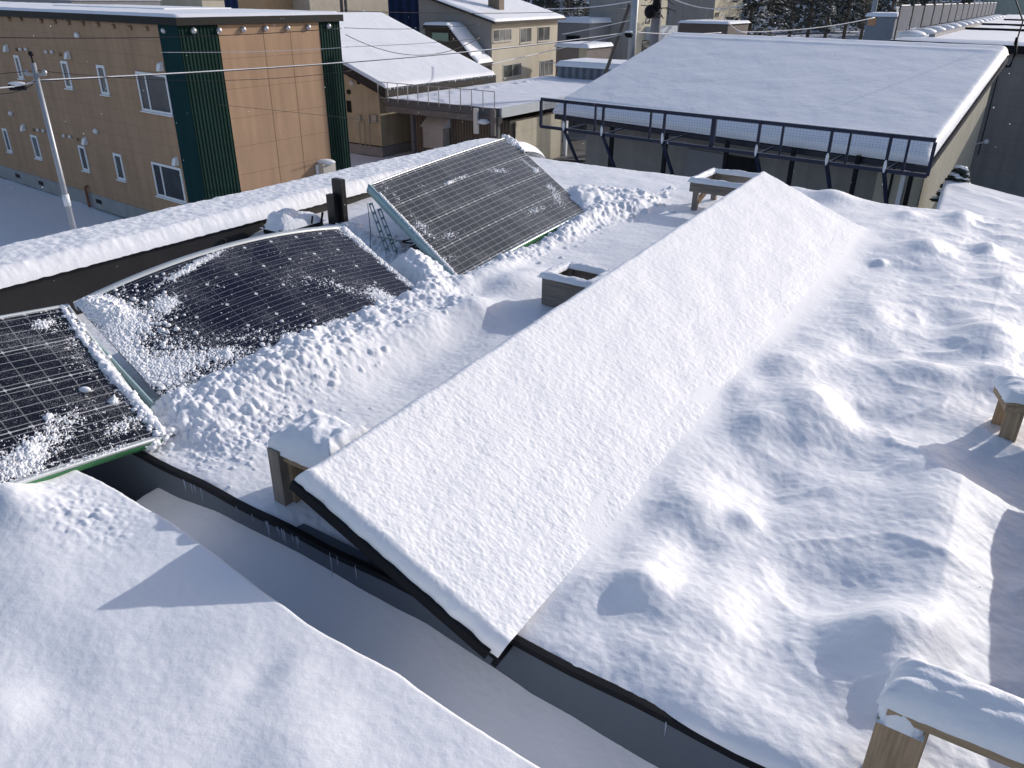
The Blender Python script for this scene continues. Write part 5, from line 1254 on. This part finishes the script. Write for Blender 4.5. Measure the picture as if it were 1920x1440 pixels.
# ------------------------------------------------------------------ far buildings closing the view
t, p, a, L = blk('ochre_building', 'yellow-brown building behind the tan apartment roof', 'building', 440, 500, -40, 60, 8, mat('ochre', (.40, .27, .15), .8), 0)
t, p, a, L = blk('pale_building', 'pale beige building between the tan roof and the navy building', 'building', 500, 590, -40, 62, 8, mat('pale_wall', (.42, .38, .31), .8), 0)
for i, (x0, x1, yt, Y, m_, lb) in enumerate(((0, 200, -2, 95, GBLK, 'distant grey building over the tan roof on the far left'), (210, 430, -4, 110, BEI, 'distant beige building over the tan roof'), (1850, 1925, -30, 150, mat('far_green', (.23, .27, .25), .8), 'distant grey-green hall at the top right corner'), (1740, 1850, 4, 190, BEI, 'distant pale building beyond the roof fence'))):
    blk('distant_building', lb, 'building', x0, x1, yt, Y, 10, m_, .3)

# ------------------------------------------------------------------ trees
def foliage_mat(name, col):
    m, nt, b = newmat(name); L = nt.links
    b.inputs['Roughness'].default_value = .8
    geo = N(nt, 'ShaderNodeNewGeometry'); sp = N(nt, 'ShaderNodeSeparateXYZ'); L.new(geo.outputs['Normal'], sp.inputs[0])
    n1 = N(nt, 'ShaderNodeTexNoise'); n1.inputs['Scale'].default_value = .9; n1.inputs['Detail'].default_value = 5; L.new(geo.outputs['Position'], n1.inputs['Vector'])
    f = math2(nt, 'GREATER_THAN', n1.outputs['Fac'], .56)
    mx = N(nt, 'ShaderNodeMixRGB'); L.new(f, mx.inputs[0]); mx.inputs[1].default_value = col+(1,); mx.inputs[2].default_value = (.5, .53, .58, 1)
    L.new(mx.outputs[0], b.inputs['Base Color']); return m
LEAF = foliage_mat('snowy_needles', (.028, .034, .026)); LEAFN = mat('needles', (.030, .036, .028), .8, 0, .4, 1.5)
BARK = mat('bark', (.075, .06, .05), .9, 0, .3, 4, .3, 20)
def conifer(base, h, r, crown0, label, m_, dens=1.0, grp='conifers beyond the big roof'):
    t = thing('conifer_tree', base, label, 'tree', grp)
    MB().tube([base, base+Vector((0, 0, h*.5)), base+Vector((0, 0, h))], [.28, .18, .03], 8).build('trunk', BARK, t, True)
    mb = MB(); n = int(1500*dens)
    for k in range(n):
        u_ = random.random()**.8; z = crown0+(h-crown0)*u_; rad = r*(1-u_)**.75*(.35+.65*random.random())*(1+.35*math.sin(z*4.2+base.x))
        an = random.random()*6.283; c = base+Vector((math.cos(an)*rad, math.sin(an)*rad, z-rad*.22))
        s_ = random.uniform(.18, .48); o_ = Vector((math.cos(an), math.sin(an), -.35)); sd2 = Vector((-math.sin(an), math.cos(an), random.gauss(0, .3)))
        mb.add([c-sd2*s_*.5, c+o_*s_*.7-sd2*s_*.25, c+o_*s_, c+o_*s_*.6+sd2*s_*.35, c+sd2*s_*.5], [(0, 1, 2, 3, 4)])
    mb.build('crown', m_, t)
    mb = MB()
    for k in range(14):
        z = 1.5+k*(h*.6)/14; an = k*2.4; mb.tube([base+Vector((0, 0, z)), base+Vector((math.cos(an)*r*.7, math.sin(an)*r*.7, z-.2))], [.05, .015], 5)
    mb.build('limb', BARK, t, True)
for i, (px, Y, h, r, c0, m_, lb) in enumerate(((1402, 92, 13, 3.3, 1.0, LEAF, 'snow-flecked conifer directly right of the cream tower'), (1440, 104, 15, 3.6, 2.6, LEAF, 'broad conifer second from the cream tower'),
        (1478, 118, 16, 3.4, 3.6, LEAFN, 'dark conifer in the middle of the belt with a bare lower trunk'), (1512, 112, 15, 3.2, 4.2, LEAFN, 'dark conifer left of centre of the belt showing its trunk'),
        (1545, 124, 16, 3.6, 4.0, LEAF, 'conifer with patchy snow behind the snowy cable'), (1580, 116, 15, 3.2, 4.4, LEAFN, 'dark conifer over the bright gap in the snow'),
        (1612, 122, 16, 3.6, 3.6, LEAFN, 'dark conifer just left of the grey hut'), (1660, 132, 17, 4.2, 3, LEAFN, 'conifer behind the grey hut and its pole'),
        (1735, 140, 15, 4.4, 1.5, LEAFN, 'conifer over the left part of the roof fence'), (1790, 150, 15, 4.4, 1.5, LEAFN, 'conifer over the right part of the roof fence'),
        (1062, 120, 14, 4.0, 1.0, LEAF, 'snowy conifer between the beige house and the tall grey block'), (1092, 126, 14, 3.6, 1.0, LEAF, 'conifer half hidden by the left edge of the tall grey block'),
        (1030, 125, 13, 4.0, 1.0, LEAFN, 'conifer rising above the roof of the beige house'))):
    conifer(V3(atY(px, 80, Y), 0), h, r, c0, lb, m_)
mb = MB()
for k in range(230):                                                   # bare undergrowth
    px = random.uniform(1385, 1640); q_ = V3(atY(px, 80, random.uniform(84, 112)), 0)
    for j in range(3): mb.tube([q_, q_+Vector((random.gauss(0, .6), random.gauss(0, .6), random.uniform(1.2, 3.4)))], [.035, .01], 4, False)
o = mb.build('undergrowth', BARK); tag(o, 'bare brown undergrowth below the conifers', None, None, 'stuff')
mb = MB()
for k in range(620):
    Y = random.uniform(170, 420); px = random.uniform(-60, 1980); q_ = V3(atY(px, 40, Y), 0); h = random.uniform(10, 17)*(1+Y/900); r = h*.20
    for j in range(3):
        z0_ = h*(.1+.26*j); rr_ = r*(1-.25*j); n6 = 7; b_ = len(mb.v)
        for m6 in range(n6): a6 = 6.283*m6/n6+k; q6 = rr_*random.uniform(.7, 1.2); mb.v.append(q_+Vector((math.cos(a6)*q6, math.sin(a6)*q6, z0_+random.uniform(-.5, .5))))
        mb.v.append(q_+Vector((0, 0, z0_+h*.42)))
        for m6 in range(n6): mb.f.append((b_+m6, b_+(m6+1) % n6, b_+n6))
o = mb.build('distant_wood', LEAF); tag(o, 'far dark wood closing the horizon behind the town', None, None, 'stuff')
# little snowy fir beside the grey wall
q_ = atz(1800, 324, 3.3)
t = thing('small_fir', V3(q_, 0), 'small snow-laden fir growing against the dark grey wall', 'tree')
MB().tube([V3(q_, 0), V3(q_, 3.5)], [.07, .02], 6).build('trunk', BARK, t)
mb = MB(); mb2 = MB()
for k in range(60):
    u_ = random.random(); an = random.random()*6.283; rad = .42*(1-u_)+.05; c = V3(q_, 2.5+1.0*u_)+Vector((math.cos(an)*rad, math.sin(an)*rad, 0))
    mb.ball(c-Vector((0, 0, .05)), .10, (1.2, 1.2, .5), 5, .7); mb2.ball(c+Vector((0, 0, .02)), .075, (1.2, 1.2, .5), 5, .6)
mb.build('crown', LEAFN, t); o = mb2.build('snow_cap', SNOWC, t, True); tag(o, kind='stuff')

# ------------------------------------------------------------------ falling flakes
mb = MB()
for k in range(330):
    Y = random.uniform(1.6, 9)**1.0; px, py = random.uniform(-20, 1940), random.uniform(-10, 1450)*random.random()**.25
    d = ray(px, py); tt = Y/np.linalg.norm(d); P = Vector(d*tt)+Vector((0, 0, CAMZ))
    if P.z < CAMZ-K*.93: continue
    mb.ball(P, random.uniform(.0006, .0017)*(.5+Y*.20), (1, 1, 1), 3, .5)
fm, nt, b = newmat('flake'); tr = nt.nodes.new('ShaderNodeBsdfTranslucent'); tr.inputs[0].default_value = (1, 1, 1, 1)
ad = nt.nodes.new('ShaderNodeMixShader'); ad.inputs[0].default_value = .5; b.inputs['Base Color'].default_value = (.9, .92, .95, 1); nt.links.new(tr.outputs[0], ad.inputs[1]); nt.links.new(b.outputs[0], ad.inputs[2])
nt.links.new(ad.outputs[0], nt.nodes['Material Output'].inputs[0])
o = mb.build('falling_snow', fm); tag(o, 'tiny snow flakes drifting in the air', None, None, 'stuff')
